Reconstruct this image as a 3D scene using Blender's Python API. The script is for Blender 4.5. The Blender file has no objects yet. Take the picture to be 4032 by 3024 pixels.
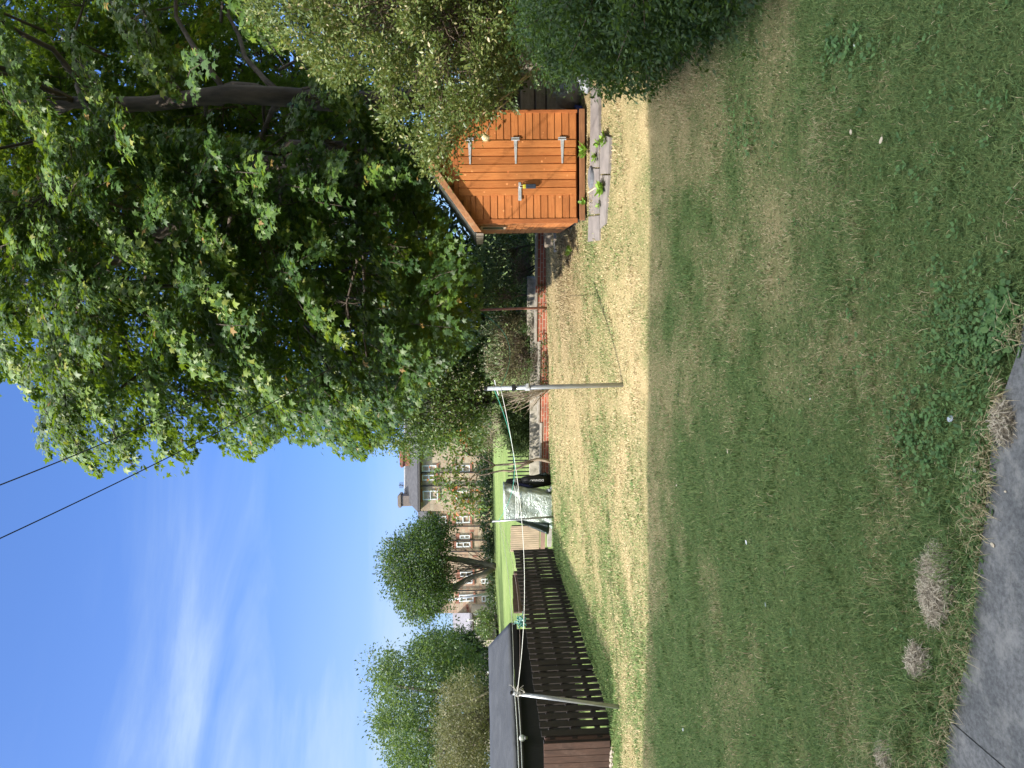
import bpy, math, random
import numpy as np
from mathutils import Vector, Matrix
rng = np.random.default_rng(11)
random.seed(5)
R = math.radians
sc = bpy.context.scene
COL = sc.collection

# ------------------------------------------------------------------ camera (the photograph lies on its side)
F = 2800.0
CAM = np.array([0.0, 0.0, 1.9])
PITCH, ROLL = R(2.5), R(1.3)
B = Matrix(((0, 1, 0), (0, 0, -1), (-1, 0, 0)))
M3 = Matrix.Rotation(-PITCH, 3, 'X') @ Matrix.Rotation(ROLL, 3, 'Y') @ B
MN = np.array(M3)
cam_d = bpy.data.cameras.new('camera')
cam_d.sensor_fit = 'HORIZONTAL'; cam_d.sensor_width = 36.0; cam_d.lens = 36.0 * F / 4032
cam_d.clip_start = 0.05; cam_d.clip_end = 3000
cam = bpy.data.objects.new('camera', cam_d); COL.objects.link(cam)
cam.matrix_world = Matrix.Translation(Vector(CAM)) @ M3.to_4x4()
sc.camera = cam

def ray(x, y):
    return MN @ np.array([(x - 2016) / F, (1512 - y) / F, -1.0])
def P(x, y, d):
    r = ray(x, y)
    return CAM + r * (d / r[1])
def proj(p):
    q = (np.asarray(p) - CAM) @ MN
    w = -q[..., 2]
    w = np.where(w < 0.05, 0.05, w)
    return np.stack([2016 + F * q[..., 0] / w, 1512 - F * q[..., 1] / w, w], -1)

# ------------------------------------------------------------------ noise helpers
def vnoise(x, y, seed=0):
    x = np.asarray(x, float); y = np.asarray(y, float)
    xi = np.floor(x).astype(np.int64); yi = np.floor(y).astype(np.int64)
    fx = x - xi; fy = y - yi
    fx = fx * fx * (3 - 2 * fx); fy = fy * fy * (3 - 2 * fy)
    def h(a, b):
        n = (a * 374761393 + b * 668265263 + seed * 1442695041) & 0xffffffff
        n = ((n ^ (n >> 13)) * 1274126177) & 0xffffffff
        return ((n ^ (n >> 16)) & 0xffff) / 65535.0
    return (h(xi, yi) * (1 - fx) + h(xi + 1, yi) * fx) * (1 - fy) + (h(xi, yi + 1) * (1 - fx) + h(xi + 1, yi + 1) * fx) * fy
def fbm(x, y, seed=0, o=4):
    s = 0; a = .5; t = 0
    for i in range(o):
        s = s + a * vnoise(np.asarray(x) * 2 ** i, np.asarray(y) * 2 ** i, seed + i * 7); t += a; a *= .5
    return s / t
def sstep(a, b, x):
    t = np.clip((x - a) / (b - a), 0, 1); return t * t * (3 - 2 * t)
def unit(v):
    v = np.asarray(v, float)
    return v / np.maximum(np.linalg.norm(v, axis=-1, keepdims=True), 1e-9)

# ------------------------------------------------------------------ terrain
AX = R(7.8)                                   # the gardens are turned a little from the view
AXD = np.array([math.sin(AX), math.cos(AX)])  # along the garden
AXR = np.array([math.cos(AX), -math.sin(AX)]) # across the garden
ctl = [(-6, 0, 0), (0, 0, 0), (6, 0, 0), (-3, 3, 0), (0, 3, 0), (3, 3, 0), (-4, 6, .02), (0, 6, .02), (4, 6, .06), (8, 6, .1), (-9, 6, .05), (0, 8.5, .03), (8, 10, .4), (9, 16, .4), (8, 21, .3), (-9, 11, .12), (-10, 16, .15)]
for x, y, d in [(2560, 750, 7.7), (2440, 1515, 9.55), (2405, 700, 9.0), (2318, 700, 9.9), (2315, 880, 10.1), (2315, 460, 9.8), (2200, 1000, 14.5), (2146, 1000, 18.2), (2164, 1650, 19.8), (2168, 2080, 21.3),
                (2180, 2160, 18), (2400, 2893, 10.5), (2425, 2780, 10.6), (2270, 1450, 12.8), (2012, 2200, 27.5), (1975, 2200, 39), (1938, 2200, 56), (1962, 2500, 55), (1930, 1600, 56), (2012, 1500, 28), (2005, 800, 28)]:
    ctl.append(tuple(P(x, y, d)))
ctl += [(-30, 28, .95), (-30, 56, 1.1), (25, 28, 1.0), (25, 56, 1.7), (0, 75, 1.8), (-30, 75, 1.2), (30, 75, 1.9), (-25, 10, .1), (25, 8, .3)]
ctl = np.array(ctl, float)
def _tps(r2):
    return np.where(r2 > 1e-9, r2 * np.log(np.maximum(r2, 1e-9)), 0.0)
_n = len(ctl)
_K = _tps(((ctl[:, None, :2] - ctl[None, :, :2]) ** 2).sum(-1)) + np.eye(_n) * 0.6
_Pm = np.c_[np.ones(_n), ctl[:, :2]]
_A = np.zeros((_n + 3, _n + 3)); _A[:_n, :_n] = _K; _A[:_n, _n:] = _Pm; _A[_n:, :_n] = _Pm.T
_w = np.linalg.solve(_A, np.r_[ctl[:, 2], 0, 0, 0])
def terr(x, y):
    x = np.clip(np.asarray(x, float), -30, 30); y = np.clip(np.asarray(y, float), -1, 75)
    sh = x.shape; q = np.stack([x.ravel(), y.ravel()], -1); out = np.zeros(len(q))
    for i in range(0, len(q), 20000):
        c = q[i:i + 20000]
        out[i:i + 20000] = _tps(((c[:, None] - ctl[None, :, :2]) ** 2).sum(-1)) @ _w[:_n] + _w[_n] + c @ _w[_n + 1:]
    return out.reshape(sh)
def tz(x, y): return float(terr(np.array([x]), np.array([y]))[0])
def G(x, y, dmin=1.5, dmax=70):
    """point of the ground seen at a pixel of the photograph"""
    ds = np.linspace(dmin, dmax, 500) if dmax > 30 else np.linspace(dmin, dmax, 300)
    r = ray(x, y); pts = CAM + r * (ds / r[1])[:, None]
    dz = pts[:, 2] - terr(pts[:, 0], pts[:, 1])
    k = np.argmax(dz < 0)
    if not (dz < 0).any(): k = len(ds) - 1
    if k == 0: return pts[0]
    t = dz[k - 1] / (dz[k - 1] - dz[k] + 1e-9)
    return pts[k - 1] + (pts[k] - pts[k - 1]) * t
def onground(p, dz=0.0):
    return np.array([p[0], p[1], tz(p[0], p[1]) + dz])

# ------------------------------------------------------------------ materials
def newmat(name):
    m = bpy.data.materials.new(name); m.use_nodes = True
    nt = m.node_tree; b = nt.nodes['Principled BSDF']
    return m, nt, b
def ramp(nt, stops, interp='LINEAR'):
    n = nt.nodes.new('ShaderNodeValToRGB'); cr = n.color_ramp; cr.interpolation = interp
    while len(cr.elements) < len(stops): cr.elements.new(.5)
    for e, (p, c) in zip(cr.elements, stops):
        e.position = p; e.color = (*c[:3], 1)
    return n
def noise(nt, scale, detail=4, rough=.55, vec=None, dist=0):
    n = nt.nodes.new('ShaderNodeTexNoise'); n.inputs['Scale'].default_value = scale
    n.inputs['Detail'].default_value = detail; n.inputs['Roughness'].default_value = rough
    n.inputs['Distortion'].default_value = dist
    if vec: nt.links.new(vec, n.inputs['Vector'])
    return n
def coords(nt, scale=(1, 1, 1), rot=(0, 0, 0)):
    t = nt.nodes.new('ShaderNodeTexCoord'); mp = nt.nodes.new('ShaderNodeMapping')
    mp.inputs['Scale'].default_value = scale; mp.inputs['Rotation'].default_value = rot
    nt.links.new(t.outputs['Object'], mp.inputs['Vector'])
    return mp.outputs['Vector']
def mixc(nt, fac, a, b, mode='MIX'):
    n = nt.nodes.new('ShaderNodeMix'); n.data_type = 'RGBA'; n.blend_type = mode
    for s, v in ((n.inputs[0], fac), (n.inputs[6], a), (n.inputs[7], b)):
        if hasattr(v, 'links') or hasattr(v, 'is_linked'): nt.links.new(v, s)
        else: s.default_value = v if isinstance(v, (int, float)) else (*v[:3], 1)
    return n.outputs[2]
def bump(nt, b, h, strength=.4, dist=.01):
    n = nt.nodes.new('ShaderNodeBump'); n.inputs['Strength'].default_value = strength; n.inputs['Distance'].default_value = dist
    nt.links.new(h, n.inputs['Height']); nt.links.new(n.outputs['Normal'], b.inputs['Normal'])
def simple(name, c1, c2=None, rough=.7, scale=8, stretch=(1, 1, 1), metal=0, bs=.3, bd=.004, spec=.5, mid=(.35, .7)):
    """two colours of one thing mixed by noise, with a little relief"""
    m, nt, b = newmat(name)
    c2 = c2 or tuple(v * .7 for v in c1)
    v = coords(nt, stretch); n = noise(nt, scale, 6, .6, v)
    r = ramp(nt, [(mid[0], c2), (mid[1], c1)]); nt.links.new(n.outputs['Fac'], r.inputs[0])
    nt.links.new(r.outputs[0], b.inputs['Base Color'])
    b.inputs['Roughness'].default_value = rough; b.inputs['Metallic'].default_value = metal
    b.inputs['Specular IOR Level'].default_value = spec
    if bs: bump(nt, b, n.outputs['Fac'], bs, bd)
    return m
def leafmat(name, stops, trans=(.25, .35, .03), tfac=.35, rough=.42, spec=.5):
    m, nt, b = newmat(name)
    a = nt.nodes.new('ShaderNodeAttribute'); a.attribute_name = 'tint'
    r = ramp(nt, stops); nt.links.new(a.outputs['Fac'], r.inputs[0])
    nt.links.new(r.outputs[0], b.inputs['Base Color'])
    b.inputs['Roughness'].default_value = rough; b.inputs['Specular IOR Level'].default_value = spec
    t = nt.nodes.new('ShaderNodeBsdfTranslucent')
    tc = mixc(nt, .55, r.outputs[0], trans); nt.links.new(tc, t.inputs['Color'])
    mx = nt.nodes.new('ShaderNodeMixShader'); mx.inputs[0].default_value = tfac
    nt.links.new(b.outputs[0], mx.inputs[1]); nt.links.new(t.outputs[0], mx.inputs[2])
    nt.links.new(mx.outputs[0], nt.nodes['Material Output'].inputs['Surface'])
    return m
def tintmat(name, stops, rough=.8, tfac=.0):
    m, nt, b = newmat(name)
    a = nt.nodes.new('ShaderNodeAttribute'); a.attribute_name = 'tint'
    r = ramp(nt, stops); nt.links.new(a.outputs['Fac'], r.inputs[0])
    nt.links.new(r.outputs[0], b.inputs['Base Color']); b.inputs['Roughness'].default_value = rough
    b.inputs['Specular IOR Level'].default_value = .25
    if tfac:
        t = nt.nodes.new('ShaderNodeBsdfTranslucent'); nt.links.new(r.outputs[0], t.inputs['Color'])
        mx = nt.nodes.new('ShaderNodeMixShader'); mx.inputs[0].default_value = tfac
        nt.links.new(b.outputs[0], mx.inputs[1]); nt.links.new(t.outputs[0], mx.inputs[2])
        nt.links.new(mx.outputs[0], nt.nodes['Material Output'].inputs['Surface'])
    return m
def woodmat(name, light, dark, knots=None, stretch=(1, 1, 12), scale=3, rough=.6, bs=.25, weather=None, board=None):
    m, nt, b = newmat(name)
    v = coords(nt, stretch)
    n = noise(nt, scale, 8, .65, v, .4)
    r = ramp(nt, [(.3, dark), (.68, light)]); nt.links.new(n.outputs['Fac'], r.inputs[0]); c = r.outputs[0]
    v2 = coords(nt); big = noise(nt, 2.2, 3, .5, v2)
    rb = ramp(nt, [(.3, (.72, .72, .72)), (.7, (1.12, 1.1, 1.08))]); nt.links.new(big.outputs['Fac'], rb.inputs[0])
    c = mixc(nt, 1.0, c, rb.outputs[0], 'MULTIPLY')
    if board:
        axis, step, offs = board; tcn = nt.nodes.new('ShaderNodeTexCoord'); sp_ = nt.nodes.new('ShaderNodeSeparateXYZ'); nt.links.new(tcn.outputs['Object'], sp_.inputs[0])
        f1 = nt.nodes.new('ShaderNodeMath'); f1.operation = 'SUBTRACT'; nt.links.new(sp_.outputs[axis], f1.inputs[0]); f1.inputs[1].default_value = offs
        f2 = nt.nodes.new('ShaderNodeMath'); f2.operation = 'DIVIDE'; nt.links.new(f1.outputs[0], f2.inputs[0]); f2.inputs[1].default_value = step
        f3 = nt.nodes.new('ShaderNodeMath'); f3.operation = 'FLOOR'; nt.links.new(f2.outputs[0], f3.inputs[0])
        wn = nt.nodes.new('ShaderNodeTexWhiteNoise'); wn.noise_dimensions = '1D'; nt.links.new(f3.outputs[0], wn.inputs['W'])
        wr_ = ramp(nt, [(0, (.84, .81, .78)), (.5, (.98, .97, .96)), (1, (1.1, 1.13, 1.16))]); nt.links.new(wn.outputs['Value'], wr_.inputs[0]); c = mixc(nt, 1.0, c, wr_.outputs[0], 'MULTIPLY')
        sc_ = noise(nt, 26, 5, .7, coords(nt, (1, 1, 1))); sr = ramp(nt, [(.62, (0, 0, 0)), (.80, (.7, .7, .7))]); nt.links.new(sc_.outputs['Fac'], sr.inputs[0]); c = mixc(nt, sr.outputs[0], c, tuple(min(1, x * 1.25 + .06) for x in light))
        dk_ = noise(nt, 9, 4, .6, coords(nt, (1, 1, 1))); dr_ = ramp(nt, [(.60, (0, 0, 0)), (.78, (.6, .6, .6))]); nt.links.new(dk_.outputs['Fac'], dr_.inputs[0]); c = mixc(nt, dr_.outputs[0], c, tuple(x * .45 for x in dark))
    if knots:
        k = nt.nodes.new('ShaderNodeTexVoronoi'); k.inputs['Scale'].default_value = 6.5; nt.links.new(coords(nt, knots), k.inputs['Vector'])
        kr = ramp(nt, [(.05, (1, 1, 1)), (.11, (0, 0, 0))]); nt.links.new(k.outputs['Distance'], kr.inputs[0])
        c = mixc(nt, kr.outputs[0], c, tuple(min(1, x * 1.5 + .04) for x in light))
    if weather:
        w = noise(nt, 5, 6, .7, coords(nt, (1, 1, .6))); wr = ramp(nt, [(.52, (0, 0, 0)), (.72, (1, 1, 1))]); nt.links.new(w.outputs['Fac'], wr.inputs[0])
        c = mixc(nt, wr.outputs[0], c, weather)
    nt.links.new(c, b.inputs['Base Color']); b.inputs['Roughness'].default_value = rough
    bump(nt, b, n.outputs['Fac'], bs, .004)
    return m
def brickmat(name, c1, c2, mortar, w, h, msize=.012, rot=(R(90), 0, 0), bias=0, nscale=4, rough=.85, offset=.5, squash=1):
    m, nt, b = newmat(name)
    v = coords(nt, (1, 1, 1), rot)
    t = nt.nodes.new('ShaderNodeTexBrick'); nt.links.new(v, t.inputs['Vector'])
    t.inputs['Scale'].default_value = 1; t.inputs['Brick Width'].default_value = w; t.inputs['Row Height'].default_value = h
    t.inputs['Mortar Size'].default_value = msize; t.inputs['Bias'].default_value = bias; t.offset = offset
    t.inputs['Mortar Smooth'].default_value = .2
    t.inputs['Color1'].default_value = (*c1, 1); t.inputs['Color2'].default_value = (*c2, 1); t.inputs['Mortar'].default_value = (*mortar, 1)
    n = noise(nt, nscale, 6, .65, coords(nt)); r = ramp(nt, [(.3, (.62, .6, .58)), (.7, (1.15, 1.12, 1.1))]); nt.links.new(n.outputs['Fac'], r.inputs[0])
    c = mixc(nt, 1.0, t.outputs['Color'], r.outputs[0], 'MULTIPLY')
    nt.links.new(c, b.inputs['Base Color']); b.inputs['Roughness'].default_value = rough
    inv = nt.nodes.new('ShaderNodeMath'); inv.operation = 'SUBTRACT'; inv.inputs[0].default_value = 1; nt.links.new(t.outputs['Fac'], inv.inputs[1])
    bump(nt, b, inv.outputs[0], .6, .008)
    return m

# ------------------------------------------------------------------ mesh helpers
def tag(o, label=None, cat=None, group=None, kind=None):
    for k, v in (('label', label), ('category', cat), ('group', group), ('kind', kind)):
        if v: o[k] = v
    return o
def thing(name, label, cat, loc=(0, 0, 0), rz=0.0, group=None):
    o = bpy.data.objects.new(name, None); COL.objects.link(o)
    o.location = tuple(float(v) for v in loc); o.rotation_euler = (0, 0, rz); o.empty_display_size = .1
    return tag(o, label, cat, group)
def mat_of(o):
    return Matrix.Translation(o.location) @ o.rotation_euler.to_matrix().to_4x4()
class MB:
    def __init__(s): s.v = []; s.f = []
    def add(s, vs, fs):
        k = len(s.v); s.v += [tuple(float(c) for c in p) for p in vs]; s.f += [tuple(i + k for i in f) for f in fs]; return s
    def hexa(s, p):   # 8 corners: bottom 4 ccw, top 4 ccw
        return s.add(p, [(3, 2, 1, 0), (4, 5, 6, 7), (0, 1, 5, 4), (1, 2, 6, 5), (2, 3, 7, 6), (3, 0, 4, 7)])
    def box(s, x0, x1, y0, y1, z0, z1):
        return s.hexa([(x0, y0, z0), (x1, y0, z0), (x1, y1, z0), (x0, y1, z0), (x0, y0, z1), (x1, y0, z1), (x1, y1, z1), (x0, y1, z1)])
    def prism(s, pts, ext):
        pts = [np.asarray(p, float) for p in pts]; e = np.asarray(ext, float); n = len(pts)
        s.add(pts + [p + e for p in pts], [tuple(range(n)), tuple(range(2 * n - 1, n - 1, -1))] + [(i, i + n, (i + 1) % n + n, (i + 1) % n) for i in range(n)])
        return s
    def tube(s, path, rad, n=8, cap=True):
        path = [np.asarray(p, float) for p in path]
        if np.isscalar(rad): rad = [rad] * len(path)
        prev = None; rings = []
        for i, p in enumerate(path):
            t = unit(path[min(i + 1, len(path) - 1)] - path[max(i - 1, 0)])
            if prev is None:
                a = np.array([0, 0, 1.]) if abs(t[2]) < .9 else np.array([1., 0, 0])
                u = unit(np.cross(t, a))
            else: u = unit(prev - t * np.dot(prev, t))
            prev = u; w = np.cross(t, u)
            rings.append([p + rad[i] * (math.cos(2 * math.pi * k / n) * u + math.sin(2 * math.pi * k / n) * w) for k in range(n)])
        fs = [(i * n + k, i * n + (k + 1) % n, (i + 1) * n + (k + 1) % n, (i + 1) * n + k) for i in range(len(path) - 1) for k in range(n)]
        if cap: fs += [tuple(range(n - 1, -1, -1)), tuple((len(path) - 1) * n + k for k in range(n))]
        return s.add([q for r_ in rings for q in r_], fs)
    def ball(s, c, r, nu=12, nv=8, jit=0):
        c = np.asarray(c, float); r = np.ones(3) * r if np.isscalar(r) else np.asarray(r, float)
        vs = []
        for j in range(nv + 1):
            th = math.pi * j / nv
            for i in range(nu):
                ph = 2 * math.pi * i / nu
                q = np.array([math.sin(th) * math.cos(ph), math.sin(th) * math.sin(ph), math.cos(th)])
                vs.append(c + r * q * (1 + jit * (random.random() - .5)))
        return s.add(vs, [(j * nu + i, (j + 1) * nu + i, (j + 1) * nu + (i + 1) % nu, j * nu + (i + 1) % nu) for j in range(nv) for i in range(nu)])
    def build(s, name, mat, parent=None, world=False, smooth=False, bevel=0):
        me = bpy.data.meshes.new(name); vs = s.v
        if world and parent is not None:
            inv = np.array(mat_of(parent).inverted()); a = np.array(vs); vs = (a @ inv[:3, :3].T + inv[:3, 3]).tolist()
        me.from_pydata(vs, [], s.f); me.update(); me.materials.append(mat)
        if smooth: me.polygons.foreach_set('use_smooth', [True] * len(me.polygons))
        o = bpy.data.objects.new(name, me); COL.objects.link(o)
        if parent is not None: o.parent = parent
        if bevel:
            bm_ = o.modifiers.new('bevel', 'BEVEL'); bm_.width = bevel; bm_.segments = 2; bm_.limit_method = 'ANGLE'
        return o
def fastmesh(name, verts, faces, mat, parent=None, tint=None, smooth=False, flat_off=None):
    """verts (n,3), faces (m,k) all of one size, tint per face"""
    verts = np.asarray(verts, np.float32); faces = np.asarray(faces, np.int32)
    if parent is not None:
        inv = np.array(mat_of(parent).inverted()); verts = (verts @ inv[:3, :3].T + inv[:3, 3]).astype(np.float32)
    m, k = faces.shape; me = bpy.data.meshes.new(name)
    me.vertices.add(len(verts)); me.vertices.foreach_set('co', verts.ravel())
    me.loops.add(m * k); me.loops.foreach_set('vertex_index', faces.ravel())
    me.polygons.add(m); me.polygons.foreach_set('loop_start', np.arange(0, m * k, k, dtype=np.int32))
    me.polygons.foreach_set('loop_total', np.full(m, k, np.int32))
    if smooth: me.polygons.foreach_set('use_smooth', np.ones(m, bool))
    me.update(calc_edges=True)
    if tint is not None:
        a = me.attributes.new('tint', 'FLOAT', 'FACE'); a.data.foreach_set('value', np.asarray(tint, np.float32))
    me.materials.append(mat)
    o = bpy.data.objects.new(name, me); COL.objects.link(o)
    if parent is not None: o.parent = parent
    return o

# leaf templates: base at the origin, tip along +y, face along +z
_mo = [(0, 0), (.42, .08), (.24, .2), (.55, .5), (.2, .52), (0, .98), (-.2, .52), (-.55, .5), (-.24, .2), (-.42, .08)]
MAPLE_V = np.array([(0, .3, .03)] + [(x, y, -.22 * (x * x + (y - .3) ** 2)) for x, y in _mo])
MAPLE_F = np.array([(0, i + 1, (i + 1) % 10 + 1) for i in range(10)])
OVAL_V = np.array([(0, 0, 0), (.24, .42, .07), (0, 1, -.06), (-.24, .42, .07), (0, .45, 0)])
OVAL_F = np.array([(0, 1, 4), (1, 2, 4), (2, 3, 4), (3, 0, 4)])
ROUND_V = np.array([(0, 0, 0), (.4, .3, .05), (.36, .8, .03), (0, 1, -.04), (-.36, .8, .03), (-.4, .3, .05), (0, .5, -.02)])
ROUND_F = np.array([(i, (i + 1) % 6, 6) for i in range(6)])
LANCE_V = np.array([(0, 0, 0), (.11, .35, .02), (0, 1, -.08), (-.11, .35, .02)])
LANCE_F = np.array([(0, 1, 2), (0, 2, 3)])
def leaves(name, pos, tip, nrm, size, tint, mat, parent, V=OVAL_V, Fc=OVAL_F):
    pos = np.asarray(pos, float); n = len(pos)
    y = unit(tip); z = unit(nrm - y * (np.sum(nrm * y, -1, keepdims=True))); x = np.cross(y, z)
    s = np.broadcast_to(np.asarray(size, float), (n,))[:, None, None]
    wv = (V[None, :, 0, None] * x[:, None] + V[None, :, 1, None] * y[:, None] + V[None, :, 2, None] * z[:, None]) * s + pos[:, None]
    fa = (Fc[None] + (np.arange(n) * len(V))[:, None, None]).reshape(-1, Fc.shape[1])
    return fastmesh(name, wv.reshape(-1, 3), fa, mat, parent, np.repeat(tint, len(Fc)))
def inpoly(x, y, poly):
    c = np.zeros(x.shape, bool); j = len(poly) - 1
    for i in range(len(poly)):
        xi, yi = poly[i]; xj, yj = poly[j]
        c ^= ((yi > y) != (yj > y)) & (x < (xj - xi) * (y - yi) / (yj - yi + 1e-9) + xi)
        j = i
    return c
def edgedist(x, y, poly):
    d = np.full(x.shape, 1e9)
    for i in range(len(poly)):
        a = np.array(poly[i - 1], float); b = np.array(poly[i], float); ab = b - a
        t = np.clip(((x - a[0]) * ab[0] + (y - a[1]) * ab[1]) / (ab @ ab + 1e-9), 0, 1)
        d = np.minimum(d, np.hypot(x - a[0] - t * ab[0], y - a[1] - t * ab[1]))
    return d
def volume(poly, d0, d1, n, soft=150, shell=.0):
    """n points spread through a rounded volume between two distances whose outline follows poly"""
    poly = [tuple(map(float, p)) for p in poly]; a = np.array(poly); out = np.zeros((0, 3))
    while len(out) < n:
        x = rng.uniform(a[:, 0].min(), a[:, 0].max(), 4 * n); y = rng.uniform(a[:, 1].min(), a[:, 1].max(), 4 * n)
        k = inpoly(x, y, poly); x = x[k]; y = y[k]
        e = np.clip(edgedist(x, y, poly) / soft, 0, 1); e = np.sqrt(1 - (1 - e) ** 2)
        u = rng.uniform(-1, 1, len(x))
        if shell: u = np.sign(u) * np.abs(u) ** (1 - shell)
        d = (d0 + d1) / 2 + (d1 - d0) / 2 * (.12 + .88 * e) * u
        q = np.stack([(x - 2016) / F, (1512 - y) / F, -np.ones(len(x))], -1) @ MN.T
        out = np.r_[out, CAM + q * (d / q[:, 1])[:, None]]
    return out[:n]
def clumped(centers, k, rc, flat=.7):
    """k leaves round each clump centre -> pos, outward direction"""
    n = len(centers) * k
    o = rng.normal(size=(n, 3)) * np.array([1, 1, flat]); o = unit(o) * (rng.random((n, 1)) ** .45)
    r = np.repeat(np.broadcast_to(rc, (len(centers),)) * rng.uniform(.4, 1.5, len(centers)), k)[:, None]
    return np.repeat(centers, k, 0) + o * r, unit(o)
def twigs(mb, starts, ends, r0, r1, wob=.08, n=4, seg=4):
    for a, b in zip(starts, ends):
        L = np.linalg.norm(b - a); pts = []
        for i in range(seg + 1):
            t = i / seg
            q = a + (b - a) * t + (rng.normal(size=3) * wob * L * math.sin(math.pi * t) * .6)
            q[2] += .1 * L * math.sin(math.pi * t)
            pts.append(q)
        mb.tube(pts, [r0 + (r1 - r0) * i / seg for i in range(seg + 1)], n, False)

# ------------------------------------------------------------------ light and sky
SUN_L = unit(np.array([.918, .51, -1.0]))        # the way the light travels
SUN = -SUN_L
elev = math.asin(SUN[2]); azim = math.atan2(SUN[0], SUN[1])
ld = bpy.data.lights.new('sun', 'SUN'); ld.energy = 3.5; ld.angle = R(.5); ld.color = (1, .93, .82)
lo = bpy.data.objects.new('sun', ld); COL.objects.link(lo)
lo.rotation_euler = Vector(SUN_L).to_track_quat('-Z', 'Y').to_euler(); lo.location = (-12, -8, 25)
W = bpy.data.worlds.new('World'); sc.world = W; W.use_nodes = True
nt = W.node_tree; bg = nt.nodes['Background']
sky = nt.nodes.new('ShaderNodeTexSky'); sky.sky_type = 'NISHITA'; sky.sun_disc = False
sky.sun_elevation = elev; sky.sun_rotation = azim; sky.altitude = 60; sky.air_density = 1.0; sky.dust_density = .6; sky.ozone_density = 2.2
tc = nt.nodes.new('ShaderNodeTexCoord')
# thin cirrus: noise on the plane of the clouds (direction / height)
sx = nt.nodes.new('ShaderNodeSeparateXYZ'); nt.links.new(tc.outputs['Generated'], sx.inputs[0])
def wm(op, a, b=None, clamp=False):
    n = nt.nodes.new('ShaderNodeMath'); n.operation = op; n.use_clamp = clamp
    for i, v in enumerate((a, b)):
        if v is None: continue
        if isinstance(v, (int, float)): n.inputs[i].default_value = v
        else: nt.links.new(v, n.inputs[i])
    return n.outputs[0]
zz = wm('MAXIMUM', wm('ADD', sx.outputs['Z'], .12), .05)
cx = wm('DIVIDE', sx.outputs['X'], zz); cy = wm('DIVIDE', sx.outputs['Y'], zz)
cb = nt.nodes.new('ShaderNodeCombineXYZ'); nt.links.new(cx, cb.inputs[0]); nt.links.new(cy, cb.inputs[1])
mp = nt.nodes.new('ShaderNodeMapping'); mp.inputs['Rotation'].default_value = (0, 0, R(-24)); mp.inputs['Scale'].default_value = (.55, 1.7, 1); mp.inputs['Location'].default_value = (1.3, .4, 0)
nt.links.new(cb.outputs[0], mp.inputs['Vector'])
n1 = noise(nt, 1.0, 7, .56, mp.outputs[0], .7)
mp2 = nt.nodes.new('ShaderNodeMapping'); mp2.inputs['Scale'].default_value = (.3, .45, 1); mp2.inputs['Location'].default_value = (2.1, 3.7, 0); nt.links.new(cb.outputs[0], mp2.inputs['Vector'])
n2 = noise(nt, 1.0, 3, .5, mp2.outputs[0], .2)
azm = wm('ARCTAN2', sx.outputs['X'], sx.outputs['Y']); elv = wm('ARCSINE', sx.outputs['Z'])
cb2 = nt.nodes.new('ShaderNodeCombineXYZ'); nt.links.new(azm, cb2.inputs[0]); nt.links.new(elv, cb2.inputs[1])
mp3 = nt.nodes.new('ShaderNodeMapping'); mp3.inputs['Rotation'].default_value = (0, 0, R(5)); mp3.inputs['Scale'].default_value = (1.5, 9.0, 1); mp3.inputs['Location'].default_value = (.35, 3.62, 0); nt.links.new(cb2.outputs[0], mp3.inputs['Vector'])
n3 = noise(nt, 1.0, 8, .58, mp3.outputs[0], .55)
wisp = ramp(nt, [(.43, (0, 0, 0)), (.56, (.38, .38, .38)), (.70, (1, 1, 1))]); nt.links.new(n3.outputs['Fac'], wisp.inputs[0])
veil = ramp(nt, [(.35, (0, 0, 0)), (.75, (1, 1, 1))]); nt.links.new(n2.outputs['Fac'], veil.inputs[0])
# more cloud towards the left (-x) and low down
lowm = ramp(nt, [(.0, (1, 1, 1)), (.13, (.72, .72, .72)), (.30, (.16, .16, .16)), (.5, (.05, .05, .05))]); nt.links.new(sx.outputs['Z'], lowm.inputs[0])
leftm = ramp(nt, [(.0, (1, 1, 1)), (.30, (1, 1, 1)), (.41, (.45, .45, .45)), (.50, (.0, .0, .0))]); nt.links.new(wm('ADD', wm('MULTIPLY', sx.outputs['X'], .5), .5), leftm.inputs[0])
wel = ramp(nt, [(0, (1, 1, 1)), (.36, (1, 1, 1)), (.45, (.25, .25, .25)), (.54, (0, 0, 0))]); nt.links.new(sx.outputs['Z'], wel.inputs[0])
amt = wm('ADD', wm('MULTIPLY', wm('MULTIPLY', wisp.outputs[0], wel.outputs[0]), wm('ADD', wm('MULTIPLY', leftm.outputs[0], .8), .1)), wm('MULTIPLY', wm('MULTIPLY', lowm.outputs[0], wm('ADD', wm('MULTIPLY', leftm.outputs[0], 1.6), .10)), wm('ADD', wm('MULTIPLY', veil.outputs[0], .7), .4)), True)
amt = wm('MULTIPLY', amt, .8, True)
tint = mixc(nt, 1.0, sky.outputs[0], (.40, .52, .74), 'MULTIPLY')
deep = ramp(nt, [(.0, (.56, .66, .88)), (.12, (.56, .67, .90)), (.34, (.76, .84, .96)), (.6, (1, 1, 1))]); nt.links.new(sx.outputs['Z'], deep.inputs[0]); tint = mixc(nt, 1.0, tint, deep.outputs[0], 'MULTIPLY')
mixed = mixc(nt, amt, tint, (1.75, 2.25, 2.75))
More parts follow.
